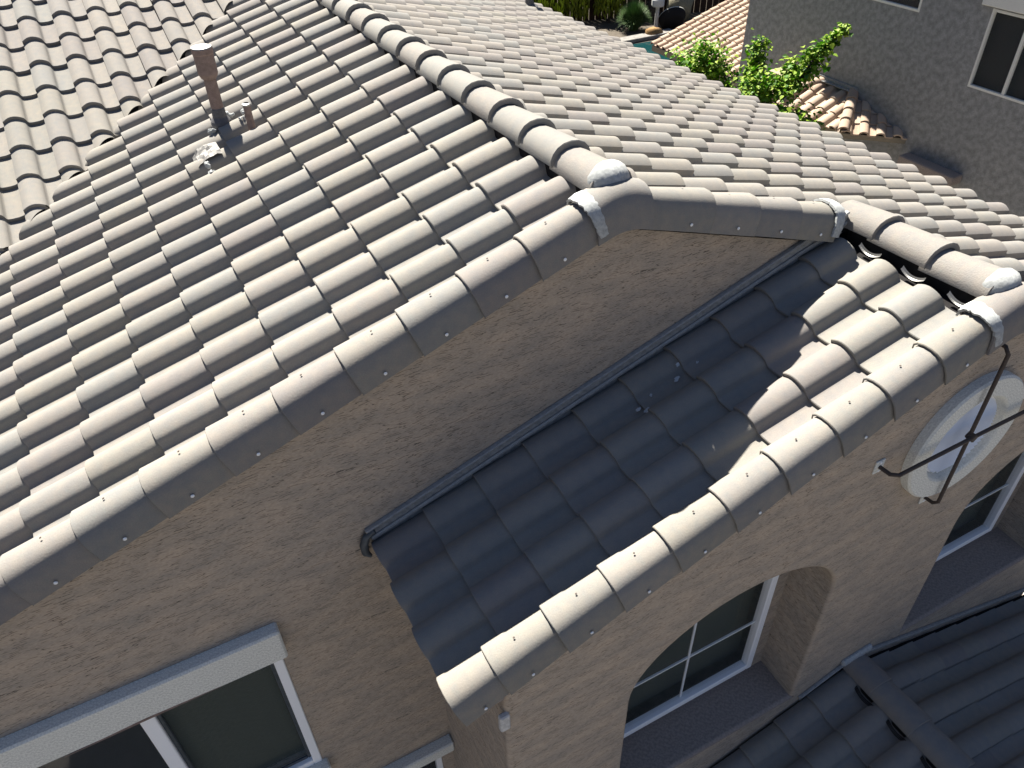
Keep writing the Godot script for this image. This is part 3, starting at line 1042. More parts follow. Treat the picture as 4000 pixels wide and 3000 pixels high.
# ---------------------------------------------------------------- windows
func frame_bars(b: MB, xa: float, xb: float, ya: float, yb: float, z: float, t: float, dpt: float) -> void:
	b.span(Vector3(xa, ya, z - dpt), Vector3(xa + t, yb, z), .006)
	b.span(Vector3(xb - t, ya, z - dpt), Vector3(xb, yb, z), .006)
	b.span(Vector3(xa + t, ya, z - dpt + .001), Vector3(xb - t, ya + t, z - .001), .006)
	b.span(Vector3(xa + t, yb - t, z - dpt + .001), Vector3(xb - t, yb, z - .001), .006)

func build_windows() -> void:
	# slider on the main wall
	var b := MB.new()
	frame_bars(b, -3.40, -1.837, -3.70, -2.12, ZW + .012, .06, .07)
	b.span(Vector3(-2.685, -3.64, ZW - .05), Vector3(-2.60, -2.18, ZW + .005), .006)
	var wnd := part("window", b, M.vinyl, house)
	var s := MB.new()
	frame_bars(s, -2.60, -1.897, -3.64, -2.18, ZW - .02, .025, .02)
	part("sash", s, M.metal, wnd)
	var p := MB.new()
	p.span(Vector3(-2.60, -3.64, ZW - .040), Vector3(-1.897, -2.18, ZW - .035))
	part("pane", p, M.glass, wnd)
	p = MB.new()
	p.span(Vector3(-3.34, -3.64, ZW - .020), Vector3(-2.685, -2.18, ZW - .015))
	part("pane", p, M.glass, wnd)
	p = MB.new()
	p.span(Vector3(-2.62, -3.66, ZW - .13), Vector3(-1.86, -2.15, ZW - .11))
	part("blind", p, M.blind, wnd)
	p = MB.new()
	p.span(Vector3(-3.38, -3.66, ZW - .06), Vector3(-2.66, -2.15, ZW - .05))
	part("insect_screen", p, M.screen, wnd)
	# foam lintel and sill with worn paint
	var l := MB.new()
	l.span(Vector3(-3.62, -2.262, ZW - .01), Vector3(-1.80, -1.995, ZW + .085), .012)
	part("lintel", l, M.trim, house)
	l = MB.new()
	l.span(Vector3(-3.62, -3.86, ZW - .01), Vector3(-1.80, -3.70, ZW + .085), .012)
	part("window_sill", l, M.trim, house)
	# crack where the lintel has come away from the frame
	l = MB.new()
	l.prism(PackedVector2Array([Vector2(-3.05, -2.262), Vector2(-2.62, -2.236), Vector2(-2.2, -2.248), Vector2(-2.2, -2.252), Vector2(-2.6, -2.258), Vector2(-3.05, -2.266)]), func(q): return Vector3(q.x, q.y, ZW + .084), func(q): return Vector3(q.x, q.y, ZW + .0862))
	part("crack", l, M.pipe, house)
	# lower window beside the bay
	b = MB.new()
	frame_bars(b, -1.72, -.96, -5.9, -4.38, ZW - .03, .05, .07)
	wnd = part("window", b, M.vinyl, house)
	p = MB.new()
	p.span(Vector3(-1.67, -5.85, ZW - .075), Vector3(-1.01, -4.43, ZW - .07))
	part("pane", p, M.glass, wnd)
	p = MB.new()
	p.span(Vector3(-1.72, -5.9, ZW - .15), Vector3(-.96, -4.38, ZW - .13))
	part("blind", p, M.screen, wnd)
	l = MB.new()
	l.span(Vector3(-1.95, -4.38, ZW - .01), Vector3(-.868, -4.25, ZW + .09), .012)
	part("lintel", l, M.trim, house)
	# the two windows in the arched niches, with muntins
	for cx in [0.83, 3.80]:
		var z := ZF - 0.36
		b = MB.new()
		frame_bars(b, cx - .70, cx + .70, -3.995, -2.20, z + .03, .062, .07)
		wnd = part("window", b, M.vinyl, house)
		p = MB.new()
		p.span(Vector3(cx - .64, -3.935, z - .01), Vector3(cx + .64, -2.26, z - .004))
		part("pane", p, M.glass, wnd)
		var m := MB.new()
		m.span(Vector3(cx - .009, -3.935, z - .022), Vector3(cx + .009, -2.26, z - .013))
		for y in [-3.36, -2.80]:
			m.span(Vector3(cx - .64, y - .008, z - .024), Vector3(cx + .64, y + .008, z - .0105))
		part("muntin", m, M.vinyl, wnd)
		p = MB.new()
		p.span(Vector3(cx - .70, -3.99, z - .16), Vector3(cx + .70, -2.2, z - .14))
		part("blind", p, M.blind, wnd)

	# wrought iron cross standing off the wall over the vent
	var ic := thing("iron_cross", "dark iron cross of two bent bars bolted over the round gable vent", "wall ornament", Vector3(2.32, -1.37, ZF))
	var c := Vector3(2.30, -1.375, ZF + .12)
	b = MB.new()
	b.tube([Vector3(c.x - .66, c.y - .02, ZF), Vector3(c.x - .655, c.y - .02, ZF + .085), Vector3(c.x - .62, c.y - .015, ZF + .118), c, Vector3(c.x + .62, c.y, ZF + .118), Vector3(c.x + .655, c.y, ZF + .085), Vector3(c.x + .66, c.y, ZF)], [.013, .013, .013, .013, .013, .013, .013], 8)
	part("bar", b, M.iron, ic)
	b = MB.new()
	var d := c + Vector3(0, 0, -.02)
	b.tube([Vector3(d.x, d.y - .64, ZF), Vector3(d.x, d.y - .635, ZF + .07), Vector3(d.x, d.y - .60, ZF + .10), d, Vector3(d.x, d.y + .62, ZF + .10), Vector3(d.x, d.y + .655, ZF + .07), Vector3(d.x, d.y + .66, ZF)], [.013, .013, .013, .013, .013, .013, .013], 8)
	part("bar", b, M.iron, ic)
	for q in [Vector3(c.x - .66, c.y - .02, ZF), Vector3(c.x + .66, c.y, ZF), Vector3(d.x, d.y - .64, ZF), Vector3(d.x, d.y + .66, ZF)]:
		b = MB.new()
		b.box(q + Vector3(0, 0, .006), Vector3(.075, .10, .011), Basis.IDENTITY, .003)
		var br := part("bracket", b, M.trim, ic)
		for s2 in [-.033, .033]:
			nails([[q + Vector3(0, s2, .0115), Vector3.BACK]], br)
	b = MB.new()
	b.box(c + Vector3(0, 0, -.01), Vector3(.05, .05, .05), Basis.from_euler(Vector3(0, 0, PI / 4)), .006)
	part("boss", b, M.iron, ic)

# ---------------------------------------------------------------- roof penetrations
func build_vent_pipes(N: Vector3) -> void:
	var base := Vector3(-.98, yl(-.98) - .05, -2.90)
	var top := 0.30
	var b := MB.new()
	b.lathe(Vector3(base.x, 0, base.z), [Vector2(.047, base.y - .1), Vector2(.047, top - .17)], 20)
	var vp := part("vent_pipe", b, M.pipe, house)
	b = MB.new()
	b.lathe(Vector3(base.x, 0, base.z), [Vector2(.048, top - .225), Vector2(.058, top - .22), Vector2(.070, top - .195), Vector2(.073, top - .185), Vector2(.074, top - .05), Vector2(.078, top - .04), Vector2(.079, top - .004)], 24)
	part("cap_band", b, M.pipe, vp)
	b = MB.new()
	b.lathe(Vector3(base.x, 0, base.z), [Vector2(.079, top - .006), Vector2(.076, top + .004), Vector2(.05, top + .010), Vector2(0, top + .012)], 24)
	part("cap", b, M.zinc, vp)
	b = MB.new()
	b.lathe(Vector3(base.x, 0, base.z), [Vector2(.047, base.y + .20), Vector2(.052, base.y + .19), Vector2(.054, base.y + .13), Vector2(.075, base.y + .10), Vector2(.080, base.y + .08), Vector2(.066, base.y + .05), Vector2(.11, base.y - .02)], 20)
	part("collar", b, M.lead, vp)
	var base2 := Vector3(-.80, yl(-.80) - .05, -2.64)
	b = MB.new()
	b.lathe(Vector3(base2.x, 0, base2.z), [Vector2(.03, base2.y - .1), Vector2(.027, base2.y + .20), Vector2(.027, base2.y + .205)], 16)
	vp = part("vent_pipe", b, M.pipe, house)
	b = MB.new()
	b.lathe(Vector3(base2.x, 0, base2.z), [Vector2(.033, base2.y + .20), Vector2(.034, base2.y + .212), Vector2(.02, base2.y + .218), Vector2(.018, base2.y + .15), Vector2(0, base2.y + .15)], 16)
	part("cap", b, M.zinc, vp)
	# pipe on the far slope
	var b3 := Vector3(4.72, yr(4.72) - .05, -8.29)
	b = MB.new()
	b.lathe(Vector3(b3.x, 0, b3.z), [Vector2(.055, b3.y - .1), Vector2(.055, b3.y + .55), Vector2(.0, b3.y + .56)], 16)
	vp = part("vent_pipe", b, M.pipe, house)
	b = MB.new()
	b.lathe(Vector3(b3.x, 0, b3.z), [Vector2(.06, b3.y + .16), Vector2(.075, b3.y + .08), Vector2(.15, b3.y + .03)], 16)
	part("collar", b, M.lead, vp)
	# pale droppings on the shaded bay tiles and a few on the slopes; a dark bolt hole in one tile
	var sp := RandomNumberGenerator.new()
	sp.seed = 5
	for q in [[Vector3(.78, 0, .70), 1.0], [Vector3(.84, 0, .66), .6], [Vector3(.52, 0, .78), 1.2], [Vector3(.49, 0, .73), .7], [Vector3(.44, 0, .80), .5], [Vector3(.95, 0, .68), .5], [Vector3(.60, 0, .70), .5]]:
		var bn := MB.new()
		for i in 2:
			var p: Vector3 = q[0] + Vector3(sp.randf_range(-.012, .012), 0, sp.randf_range(-.010, .010))
			blot(bn, p, .012 * q[1] * sp.randf_range(.8, 1.4), N, DLL, 1.4618 - TW * 3, sp)
		part("dropping", bn, M.dropping, house)
	var hole := MB.new()
	blot(hole, Vector3(-.3186, 0, -2.0243), .020, N, DL, 0.03 - TW * 6, sp)
	part("bolt_hole", hole, M.dark, house)
	# crumpled foil flashing and lumps of broken mortar round the pipes
	var fo := MB.new()
	var f := FastNoiseLite.new()
	f.seed = 4
	f.frequency = 9.0
	var Ld := Vector3(-cos(TH), -sin(TH), 0)
	var o := Vector3(-1.10, yl(-1.10), -2.66)
	var g := func(i: int, j: int) -> Vector3:
		var u := i * 0.034
		var w := j * 0.026
		var h: float = 0.030 + 0.030 * f.get_noise_2d(u * 1.2, w * 1.2) + 0.010 * f.get_noise_2d(u * 3.0 + 9.0, w * 3.0) - 0.020 * pow(abs(i - 3.0) / 3.0, 2.0)
		return o - Ld * 0.02 + Ld * u * 0.9 + Vector3(0, 0, w) + N * h
	for i in 7:
		for j in 9:
			fo.quad(g.call(i, j), g.call(i + 1, j), g.call(i + 1, j + 1), g.call(i, j + 1), N)
	part("foil_flashing", fo, M.foil, house)
	var lumps := MB.new()
	for q in [[Vector3(-.90, 0, -2.98), .035], [Vector3(-1.06, 0, -2.86), .03], [Vector3(-.77, 0, -2.86), .035], [Vector3(-.84, 0, -2.80), .028], [Vector3(-1.20, 0, -2.34), .030], [Vector3(-1.22, 0, -2.20), .022]]:
		var cc: Vector3 = q[0]
		cc.y = yl(cc.x) + .02
		var rr: float = q[1]
		for i in 4:
			lumps.box(cc + Vector3(RNG.randf_range(-1, 1), RNG.randf_range(-.3, .4), RNG.randf_range(-1, 1)) * rr, Vector3(RNG.randf_range(.6, 1.5), RNG.randf_range(.4, .8), RNG.randf_range(.6, 1.5)) * rr, Basis.from_euler(Vector3(RNG.randf() * 2, RNG.randf() * 6, RNG.randf())), rr * .2)
	part("mortar", lumps, M.mortar, house)

# a thin irregular spot that lies on a tile's roll or pan; lip0 is the z of some row's lip
func blot(b: MB, p: Vector3, r: float, N: Vector3, d: float, lip: float, g: RandomNumberGenerator) -> void:
	var Ld := Vector3(N.y * -1.0, N.x, 0)
	var height := func(z: float) -> float:
		var u := fposmod(z - lip, TW) / TW
		for i in PROF.size() - 1:
			if u >= PROF[i].x and u <= PROF[i + 1].x:
				return lerpf(PROF[i].y, PROF[i + 1].y, (u - PROF[i].x) / (PROF[i + 1].x - PROF[i].x))
		return -.045
	var pts := []
	for i in 11:
		var a := TAU * i / 11.0
		var rr := r * g.randf_range(.6, 1.25)
		pts.append([cos(a) * rr * 1.3, p.z + sin(a) * rr])
	var at := func(t: float, z: float, e: float) -> Vector3:
		var y := (p.x * -N.x + d) / N.y
		var s := -(Vector3(p.x, y, 0).dot(Ld)) / EXPO
		var along := t
		var lift: float = -LIFT * (fposmod(-s * -1.0, 1.0)) * 0.0
		return Vector3(p.x, y, 0) + Ld * along + N * (height.call(z) + e + lift) + Vector3(0, 0, z)
	for i in 11:
		var q: Array = pts[i]
		var w: Array = pts[(i + 1) % 11]
		b.flat(at.call(0.0, p.z, .004), at.call(q[0], q[1], .002), at.call(w[0], w[1], .002), N)

# ---------------------------------------------------------------- porch roof
func build_porch(bl: Basis, br: Basis, L: Vector3, R: Vector3, N: Vector3, NR: Vector3) -> Array:
	var px := 2.345
	var py := -4.02
	var z0 := ZF
	var z1 := 4.6
	var out := []
	for side in 2:
		var b := MB.new()
		var e := px - 3.0 if side == 0 else px + 3.6
		var ye: float = py - abs(e - px) / 3.0
		b.prism(PackedVector2Array([Vector2(px, py - .098), Vector2(e, ye - .098), Vector2(e, ye - .2), Vector2(px, py - .2)]), func(q): return Vector3(q.x, q.y, z0), func(q): return Vector3(q.x, q.y, z1))
		out.append(part("roof", b, M.felt, house))
	var apex := Vector3(px, py, 0)
	# left slope
	var s0 := (px - 1.86) / cos(TH)
	for r in range(0, 9):
		var z := 1.628 + TW * r
		for c in range(0, 8):
			var o := apex + L * (s0 + EXPO * c) + Vector3(0, 0, z)
			lay(4, o, bl, EXPO + .065 if c > 0 else 0.42)
	for r in range(0, 9):
		var z := 1.628 + TW * (r + 1)
		for c in range(0, 10):
			var o := apex + R * (0.50 + EXPO * c) + Vector3(0, 0, z)
			lay(5, o, br, EXPO + .065 if c > 0 else 0.42)
	var bs := Basis(Vector3.RIGHT, Vector3.UP, Vector3.BACK)
	for i in 8:
		place("ridge_tile", cap_tile(0.27, 0.44), Transform3D(Basis(bs.x, bs.y * .72, bs.z), Vector3(px, py - .012, 1.90 + .385 * i)), tile_mats[[4, 0, 1, 4][i % 4]], house)
	# black closure strip that sags under the caps
	var cl := MB.new()
	cl.span(Vector3(px - .10, py - .13, z0), Vector3(px + .10, py + .0, z1))
	for i in 9:
		var zz := 1.66 + TW * i
		for t in 3:
			var pts := []
			for q in 7:
				var a := q / 6.0
				pts.append(Vector3(px - .132 - .008 * t - 0.020 * sin(a * PI), py - .062 - .007 * t - .012 * sin(a * PI), zz + .12 + a * .22))
			cl.tube(pts, [.004, .004, .004, .004, .004, .004, .004], 5, false)
	part("ridge_board", cl, M.dark, house)
	# mortar where the porch ridge meets the bay wall
	var mb := MB.new()
	mb.box(Vector3(px + .01, py + .05, ZF + .012), Vector3(.33, .075, .05), Basis.from_euler(Vector3(0, 0, .06)), .018)
	part("mortar", mb, M.mortar, house)
	# flashing against the wall, both sides
	var fl := MB.new()
	for side in 2:
		var sg := -1.0 if side == 0 else 1.0
		var mid := Vector3(px + sg * 1.5, py - .5 + .03, ZF + .008)
		var bas := Basis(Vector3(0, 0, 1), N if side == 0 else NR, L if side == 0 else R)
		var len := 3.0
		if side == 0:
			mid = Vector3(px - .30, py - .10 + .03, ZF + .008)
			len = 0.56
		fl.box(mid, Vector3(.014, .07, len), bas, .002)
		fl.box(mid + Vector3(0, .034, .010), Vector3(.026, .012, len), bas, .004)
	part("flashing", fl, M.flash, house)
	return out

# ---------------------------------------------------------------- the neighbour
func build_neighbour() -> void:
	var X := 12.5
	var nb := thing("neighbor_house", "grey stucco two storey house with dark windows and a small tiled bay roof", "house", Vector3(X + 4, GROUND, -4))
	# side wall round its two windows
	var w := MB.new()
	var f := func(q: Vector2): return Vector3(X, q.y, q.x)
	var zA := -11.62
	var zB := 10.0
	var top := 0.6
	var wins := [[-9.2, -7.02, -2.16, -.75], [-5.58, -4.18, -3.14, -1.80]]
	var cols := [zA, -9.2, -7.02, -5.58, -4.18, zB]
	for i in 5:
		var a: float = cols[i]
		var c: float = cols[i + 1]
		if i == 1 or i == 3:
			var q: Array = wins[(i - 1) / 2]
			w.quad(Vector3(X, GROUND, a), Vector3(X, GROUND, c), Vector3(X, q[2], c), Vector3(X, q[2], a), Vector3.LEFT)
			w.quad(Vector3(X, q[3], a), Vector3(X, q[3], c), Vector3(X, top, c), Vector3(X, top, a), Vector3.LEFT)
			var dd := Vector3(.14, 0, 0)
			w.quad(Vector3(X, q[2], a), Vector3(X, q[2], c), Vector3(X, q[2], c) + dd, Vector3(X, q[2], a) + dd, Vector3.UP)
			w.quad(Vector3(X, q[3], a), Vector3(X, q[3], c), Vector3(X, q[3], c) + dd, Vector3(X, q[3], a) + dd, Vector3.DOWN)
			w.quad(Vector3(X, q[2], a), Vector3(X, q[3], a), Vector3(X, q[3], a) + dd, Vector3(X, q[2], a) + dd, Vector3.BACK)
			w.quad(Vector3(X, q[2], c), Vector3(X, q[3], c), Vector3(X, q[3], c) + dd, Vector3(X, q[2], c) + dd, Vector3.FORWARD)
		else:
			w.quad(Vector3(X, GROUND, a), Vector3(X, GROUND, c), Vector3(X, top, c), Vector3(X, top, a), Vector3.LEFT)
	w.quad(Vector3(X, GROUND, zA), Vector3(X + 8, GROUND, zA), Vector3(X + 8, top, zA), Vector3(X, top, zA), Vector3.FORWARD)
	w.quad(Vector3(X, GROUND, zB), Vector3(X + 8, GROUND, zB), Vector3(X + 8, top, zB), Vector3(X, top, zB), Vector3.BACK)
	w.quad(Vector3(X + 8, GROUND, zA), Vector3(X + 8, GROUND, zB), Vector3(X + 8, top, zB), Vector3(X + 8, top, zA), Vector3.RIGHT)
	part("wall", w, M.stucco_grey, nb)
	for q in wins:
		var b := MB.new()
		var t := .045
		b.span(Vector3(X - .01, q[2], q[0]), Vector3(X + .06, q[3], q[0] + t), .004)
		b.span(Vector3(X - .01, q[2], q[1] - t), Vector3(X + .06, q[3], q[1]), .004)
		b.span(Vector3(X - .009, q[2], q[0] + t), Vector3(X + .059, q[2] + t, q[1] - t), .004)
		b.span(Vector3(X - .009, q[3] - t, q[0] + t), Vector3(X + .059, q[3], q[1] - t), .004)
		var zc: float = (q[0] + q[1]) * .5
		b.span(Vector3(X + .0, q[2] + t, zc - .03), Vector3(X + .058, q[3] - t, zc + .03), .004)
		var wn := part("window", b, M.vinyl_grey if M.has("vinyl_grey") else M.trim, nb)
		b = MB.new()
		b.span(Vector3(X + .03, q[2] + t, q[0] + t), Vector3(X + .036, q[3] - t, q[1] - t))
		part("pane", b, M.glass, wn)
		b = MB.new()
		b.span(Vector3(X + .12, q[2], q[0]), Vector3(X + .13, q[3], q[1]))
		part("insect_screen", b, M.screen, wn)
	var l := MB.new()
	l.span(Vector3(X - .08, -1.765, -5.78), Vector3(X + .01, -1.53, -3.9), .01)
	part("lintel", l, M.trim, nb)
	l = MB.new()
	l.span(Vector3(X - .30, -4.86, -6.34), Vector3(X - .003, -4.68, -5.05), .02)
	part("ledge", l, M.stucco_plain, nb)
	# main roof with its overhang, above the picture
	var r := MB.new()
	r.prism(PackedVector2Array([Vector2(X - .30, top), Vector2(X + 4, top + 1.5), Vector2(X + 8.55, top), Vector2(X + 8.55, top - .15), Vector2(X - .30, top - .15)]), func(q): return Vector3(q.x, q.y, zA - .5), func(q): return Vector3(q.x, q.y, zB + .5))
	part("roof", r, M.rust, nb)

	# bay roof: front face, and a face at 45 degrees on either side
	var ytop := -3.97
	var ye := -4.40
	var xe := X - .87
	var zf0 := -7.36
	var zb0 := -9.65
	var zt0 := -8.05
	var zt1 := -8.95
	var corner := [Vector3(X, ye, -6.49), Vector3(xe, ye, zf0), Vector3(xe, ye, zb0), Vector3(X, ye, zb0 - .87)]
	var tops := [Vector3(X, ytop, zt0), Vector3(X, ytop, zt1)]
	var dk := MB.new()
	for q in [[corner[0], corner[1], tops[0]], [corner[1], corner[2], tops[1]], [corner[1], tops[1], tops[0]], [corner[2], corner[3], tops[1]]]:
		var sh := Vector3(0, -.07, 0)
		dk.flat(q[0] + sh, q[1] + sh, q[2] + sh, Vector3.UP)
	dk.poly(PackedVector2Array([Vector2(X, -6.49), Vector2(xe, zf0), Vector2(xe, zb0), Vector2(X, zb0 - .87)]), func(q): return Vector3(q.x, ye - .16, q.y), Vector3.DOWN)
	var broof := part("roof", dk, M.felt, nb)
	var fa := MB.new()
	for i in 3:
		var a: Vector3 = corner[i]
		var c: Vector3 = corner[i + 1]
		var m := (a + c) * .5 + Vector3(0, -.10, 0)
		var dir := (c - a).normalized()
		fa.box(m, Vector3((c - a).length(), .11, .03), Basis(dir, Vector3.UP, dir.cross(Vector3.UP)), .004)
	part("fascia", fa, M.wood, broof)
	# bay walls under it
	var bwl := MB.new()
	var inn := [Vector3(X, 0, -6.85), Vector3(xe + .3, 0, zf0 - .13), Vector3(xe + .3, 0, zb0 + .13), Vector3(X, 0, zb0 - .5)]
	for i in 3:
		var a: Vector3 = inn[i]
		var c: Vector3 = inn[i + 1]
		bwl.quad(a + Vector3(0, GROUND, 0), c + Vector3(0, GROUND, 0), c + Vector3(0, ye - .16, 0), a + Vector3(0, ye - .16, 0), Vector3(-1, 0, 1 if i == 0 else (0 if i == 1 else -1)))
	part("wall", bwl, M.stucco_grey, nb)
	var pink := []
	for t in [Vector3(0.446, 0.338, 0.259), Vector3(0.418, 0.331, 0.259), Vector3(0.461, 0.367, 0.288), Vector3(0.403, 0.302, 0.230)]:
		pink.append(mat(lin(t.x, t.y, t.z), .9, M.tile_tex, M.tile_nrm, Vector3.ONE * 1.9, .5))
	# tiles on a face given by eave points a (left seen from the eave) and c (right), and an inner point
	var face := func(a: Vector3, c: Vector3, inner: Vector3, clips: Array, parent: Node3D, expo: float, rows: int) -> void:
		var u := (c - a).normalized()
		var up := inner - a
		up = up - u * up.dot(u)
		var slope := -up.normalized()
		var nn := slope.cross(u)
		if nn.y < 0:
			nn = -nn
		var bs := Basis(u, nn, slope)
		var n := int(ceil((c - a).length() / TW)) + 2
		for k in rows:
			for i in range(-1, n):
				var o: Vector3 = a + u * (i * TW) + slope * (.05 - expo * k) + nn * .03
				var src := tile_mb(expo + .06)
				var b := MB.new()
				b.add(src, Transform3D(bs, o), Color.WHITE)
				for cp in clips:
					b.clip(cp[0], cp[1])
				if b.v.size() < 9:
					continue
				part("roof_tile", b, pink[(i * 5 + k * 3 + 11) % 4], parent)
	var vplane := func(p: Vector3, q: Vector3, keep: Vector3) -> Array:
		# vertical plane through p and q, keeping the side of a point
		var d := q - p
		var nn := Vector3(d.z, 0, -d.x).normalized()
		if nn.dot(keep - p) > 0:
			nn = -nn
		return [nn, nn.dot(p)]
	var wall_clip := [Vector3(1, 0, 0), X - .01]
	face.call(corner[2], corner[1], tops[1], [vplane.call(corner[1], tops[0], (corner[1] + tops[1]) * .5), vplane.call(corner[2], tops[1], (corner[1] + tops[0]) * .5), wall_clip], broof, .335, 4)
	face.call(corner[1], corner[0], tops[0], [vplane.call(corner[1], tops[0], corner[0]), wall_clip], broof, .335, 4)
	face.call(corner[3], corner[2], tops[1], [vplane.call(corner[2], tops[1], corner[3]), wall_clip], broof, .335, 4)
	# hip caps
	for h in [[corner[1], tops[0]], [corner[2], tops[1]]]:
		var a: Vector3 = h[0]
		var c: Vector3 = h[1]
		var d := (a - c).normalized()
		var sx := Vector3.UP.cross(d).normalized()
		var up := d.cross(sx).normalized()
		if up.y < 0:
			up = -up
			sx = -sx
		for i in 4:
			place("hip_tile", cap_tile(.24, .37), Transform3D(Basis(up.cross(d), up, d), a + d * (.03 - .31 * i) + up * .03), pink[i % 4], broof)
	var fl := MB.new()
	fl.span(Vector3(X - .03, ytop - .02, zt1 - .1), Vector3(X - .002, ytop + .12, zt0 + .1), .004)
	fl.span(Vector3(X - .10, ytop + .02, zt1 - .1), Vector3(X - .03, ytop + .035, zt0 + .1))
	part("flashing", fl, M.flash, nb)
	var cb := MB.new()
	cb.span(Vector3(X - .75, -4.25, -9.75), Vector3(X - .45, -3.86, -9.45), .01)
	cb.span(Vector3(X - .82, -3.86, -9.82), Vector3(X - .38, -3.83, -9.38), .005)
	part("vent_cap", cb, M.wood, nb)

	# the lower tiled wing behind the corner
	var ex := 15.65
	var ey := -6.10
	var za := -19.45
	var zb := -11.0
	var mm := 0.30
	var run := 5.0
	var wing := MB.new()
	wing.prism(PackedVector2Array([Vector2(ex, ey - .06), Vector2(ex + run, ey - .06 + run * mm), Vector2(ex + run, ey - .2 + run * mm), Vector2(ex, ey - .2)]), func(q): return Vector3(q.x, q.y, za + .1), func(q): return Vector3(q.x, q.y, zb))
	var wr := part("roof", wing, M.felt, nb)
	fa = MB.new()
	fa.span(Vector3(ex - .03, ey - .26, za + .06), Vector3(ex, ey - .08, zb), .004)
	part("fascia", fa, M.wood, wr)
	face.call(Vector3(ex, ey, za), Vector3(ex, ey, zb), Vector3(ex + 1, ey + mm, za), [[Vector3(0, 0, -1), -za + .02]], wr, .36, 12)
	var ww := MB.new()
	ww.span(Vector3(ex + .45, GROUND, za + .5), Vector3(ex + .6, ey + .05, zb))
	ww.span(Vector3(ex + .45, GROUND, za + .5), Vector3(ex + run, ey + .05, za + .65))
	part("wall", ww, M.fence, nb)

# ---------------------------------------------------------------- garden beyond
func leaf_mat(r: float, g: float, b: float) -> StandardMaterial3D:
	# r, g, b: what shines through; the leaf colour itself is in the vertices
	var m := mat(lin(r, g, b), 0.55)
	m.vertex_color_use_as_albedo = true
	m.albedo_color = Color.WHITE
	m.backlight_enabled = true
	m.backlight = Color(r, g, b) * 2.0
	m.cull_mode = BaseMaterial3D.CULL_DISABLED
	return m

func leaf(b: MB, p: Vector3, dir: Vector3, side: Vector3, ln: float, wd: float) -> void:
	# a heart shaped leaf folded along its rib
	var nn := dir.cross(side).normalized()
	if nn.y < 0:
		nn = -nn
	var tip := p + dir * ln - nn * ln * .12
	var m := p + dir * ln * .45
	var s := side * wd * .5 + nn * wd * .13
	var s2 := -side * wd * .5 + nn * wd * .13
	b.flat(p, m + s, tip, nn)
	b.flat(p, m + s2, tip, nn)
	b.flat(p, p + dir * ln * .12 + s * .8, m + s, nn)
	b.flat(p, p + dir * ln * .12 + s2 * .8, m + s2, nn)

